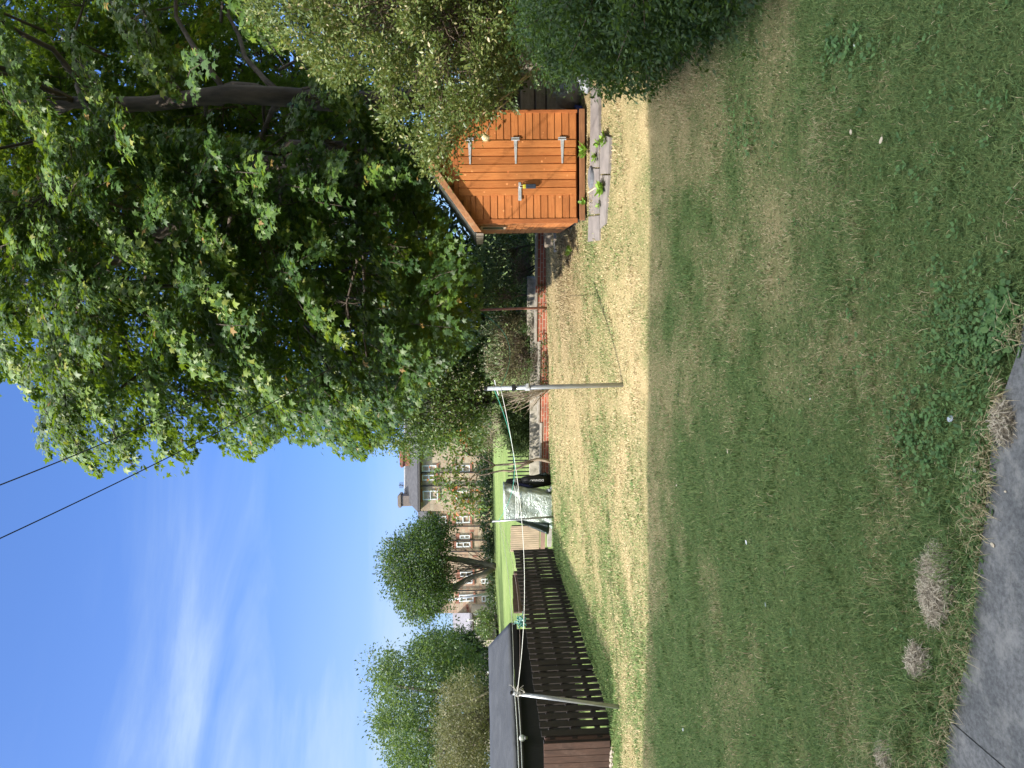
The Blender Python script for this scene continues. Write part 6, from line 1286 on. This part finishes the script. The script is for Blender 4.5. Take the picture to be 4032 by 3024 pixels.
# --- small things on the lawn -----------------------------------------------------
dead_m = tintmat('dead_grass', [(0, (.17, .14, .10)), (.5, (.38, .33, .25)), (1, (.60, .54, .43))], .9, .1)
def dead_clump(px, py, wpx, hpx, n, label):
    c = G(px, py); o = thing('dead_grass_clump', label, 'dead grass', c, 0, 'clumps of dead grass by the path')
    e = [G(px, py + wpx / 2), G(px, py - wpx / 2)]; f = [G(px - hpx / 2, py), G(px + hpx / 2, py)]
    ux = (e[1] - e[0]) / 2; uy = (f[0] - f[1]) / 2 * .8; vs = []; fs = []; ts = []
    for i in range(n):
        a = rng.random() * 6.28; r = math.sqrt(rng.random()) * (.45 + .95 * fbm(2 + math.cos(a) * 1.6 + px * .01, math.sin(a) * 1.6 + py * .01, 19, 3)); hgt = max(0, 1 - r * r) * .035 * (.6 + .8 * fbm(px * .1 + r * 3 * math.cos(a), r * 3 * math.sin(a), 12, 3)) + .006
        p = c + ux * r * math.cos(a) + uy * r * math.sin(a); p[2] = tz(p[0], p[1]) + hgt * rng.random() ** .5 + .012
        th = rng.random() * 6.28; d_ = np.array([math.cos(th), math.sin(th), rng.normal() * .12]); s_ = np.array([-math.sin(th), math.cos(th), 0]) * .0016; L = rng.uniform(.02, .055); bend = rng.normal(size=3) * .010; k = len(vs)
        vs += [p - s_, p + s_, p + d_ * L * .5 + bend + s_, p + d_ * L * .5 + bend - s_, p + d_ * L + s_ * .4, p + d_ * L - s_ * .4]; fs += [(k, k + 1, k + 2, k + 3), (k + 3, k + 2, k + 4, k + 5)]; t = rng.random(); ts += [t, t]
    fastmesh('strands', np.array(vs), np.array(fs), dead_m, o, np.array(ts)); return o
dead_clump(3705, 2300, 300, 150, 4300, 'largest mat of pale dead grass lying near the concrete path')
dead_clump(3632, 2600, 120, 90, 1100, 'middle sized tuft of pale dead grass among long green blades near the path')
dead_clump(3505, 2965, 120, 80, 900, 'small mat of dead grass at the side edge of the lawn')
dead_clump(3985, 1660, 150, 60, 2400, 'strip of brown dead grass on the kerb where the path meets the clover')
def litter(px, py, s, mat, label, name, cat, grp):
    s = s * (.72 if py < 1900 or px < 3900 else .4)
    p = G(px, py); mb = MB(); n_ = 9; a0 = rng.random() * 6.28
    vs = []
    for i in range(n_):
        for j in (-1, 0, 1):
            u = i / (n_ - 1) - .5; w_ = .32 * math.sqrt(max(0, 1 - (2 * u) ** 2)) * j; x = s * (u * math.cos(a0) - w_ * math.sin(a0)); y = s * (u * math.sin(a0) + w_ * math.cos(a0)); vs.append(p + np.array([x, y, .028 + s * (.35 * u * u + .2 * abs(w_))]))
    mb.add(vs, [(i * 3 + j, i * 3 + j + 1, (i + 1) * 3 + j + 1, (i + 1) * 3 + j) for i in range(n_ - 1) for j in (0, 1)])
    o = mb.build(name, mat, smooth=True); so = o.modifiers.new('solid', 'SOLIDIFY'); so.thickness = .002; return tag(o, label, cat, grp)
cream = simple('cream_leaf', (.62, .55, .42), (.46, .38, .27), .7, 40, bs=0); whp = simple('white_scrap', (.70, .72, .74), (.6, .62, .64), .6, 30, bs=0); grn_s = simple('grey_green_scrap', (.22, .27, .24), (.14, .18, .16), .6, 30, bs=0)
for px, py, s, mt, lab, nm, ct in [(3374, 520, .045, cream, 'cream curled leaf on the shaded lawn, nearer the hedge of the two lying close together', 'fallen_leaf', 'leaf'), (3495, 552, .05, cream, 'cream curled leaf on the shaded lawn, nearer the path of the two lying close together', 'fallen_leaf', 'leaf'), (3387, 178, .022, whp, 'single white petal on the shaded grass below the hedge', 'petal', 'petal'), (3210, 1570, .022, whp, 'white petal in the middle of the shaded lawn', 'petal', 'petal'),
        (3772, 1648, .055, simple('blue_grey_scrap', (.40, .46, .52), (.3, .35, .4), .6, 30, bs=0), 'blue grey scrap lying in the clover near the path', 'paper_scrap', 'scrap'), (3868, 1850, .03, whp, 'small white scrap in the weeds beside the path edge', 'paper_scrap', 'scrap'), (2955, 2135, .05, whp, 'silvery scrap on the shaded lawn before the tarpaulin', 'foil_scrap', 'scrap'), (3032, 2380, .045, grn_s, 'grey green curled leaf on the lawn before the slatted fence', 'fallen_leaf', 'leaf'), (2702, 2872, .055, whp, 'black and white scrap on the lawn nearest the sunlit fence', 'paper_scrap', 'scrap'), (2676, 1910, .05, cream, 'pale leaf just inside the shade near its edge', 'fallen_leaf', 'leaf'), (2684, 1553, .035, black_m, 'small black scrap in the shade below the middle pole', 'dark_scrap', 'scrap'), (2880, 1778, .04, cream, 'thin straw coloured leaf in the middle of the shaded lawn', 'fallen_leaf', 'leaf'), (3990, 1935, .03, cream, 'cream fleck on the concrete path near the grass edge', 'fallen_leaf', 'leaf'), (3940, 2145, .06, cream, 'pale dry leaf lying on the concrete path by the grass', 'fallen_leaf', 'leaf')]:
    litter(px, py, s, mt, lab, nm, ct, 'small scraps and leaves lying about')
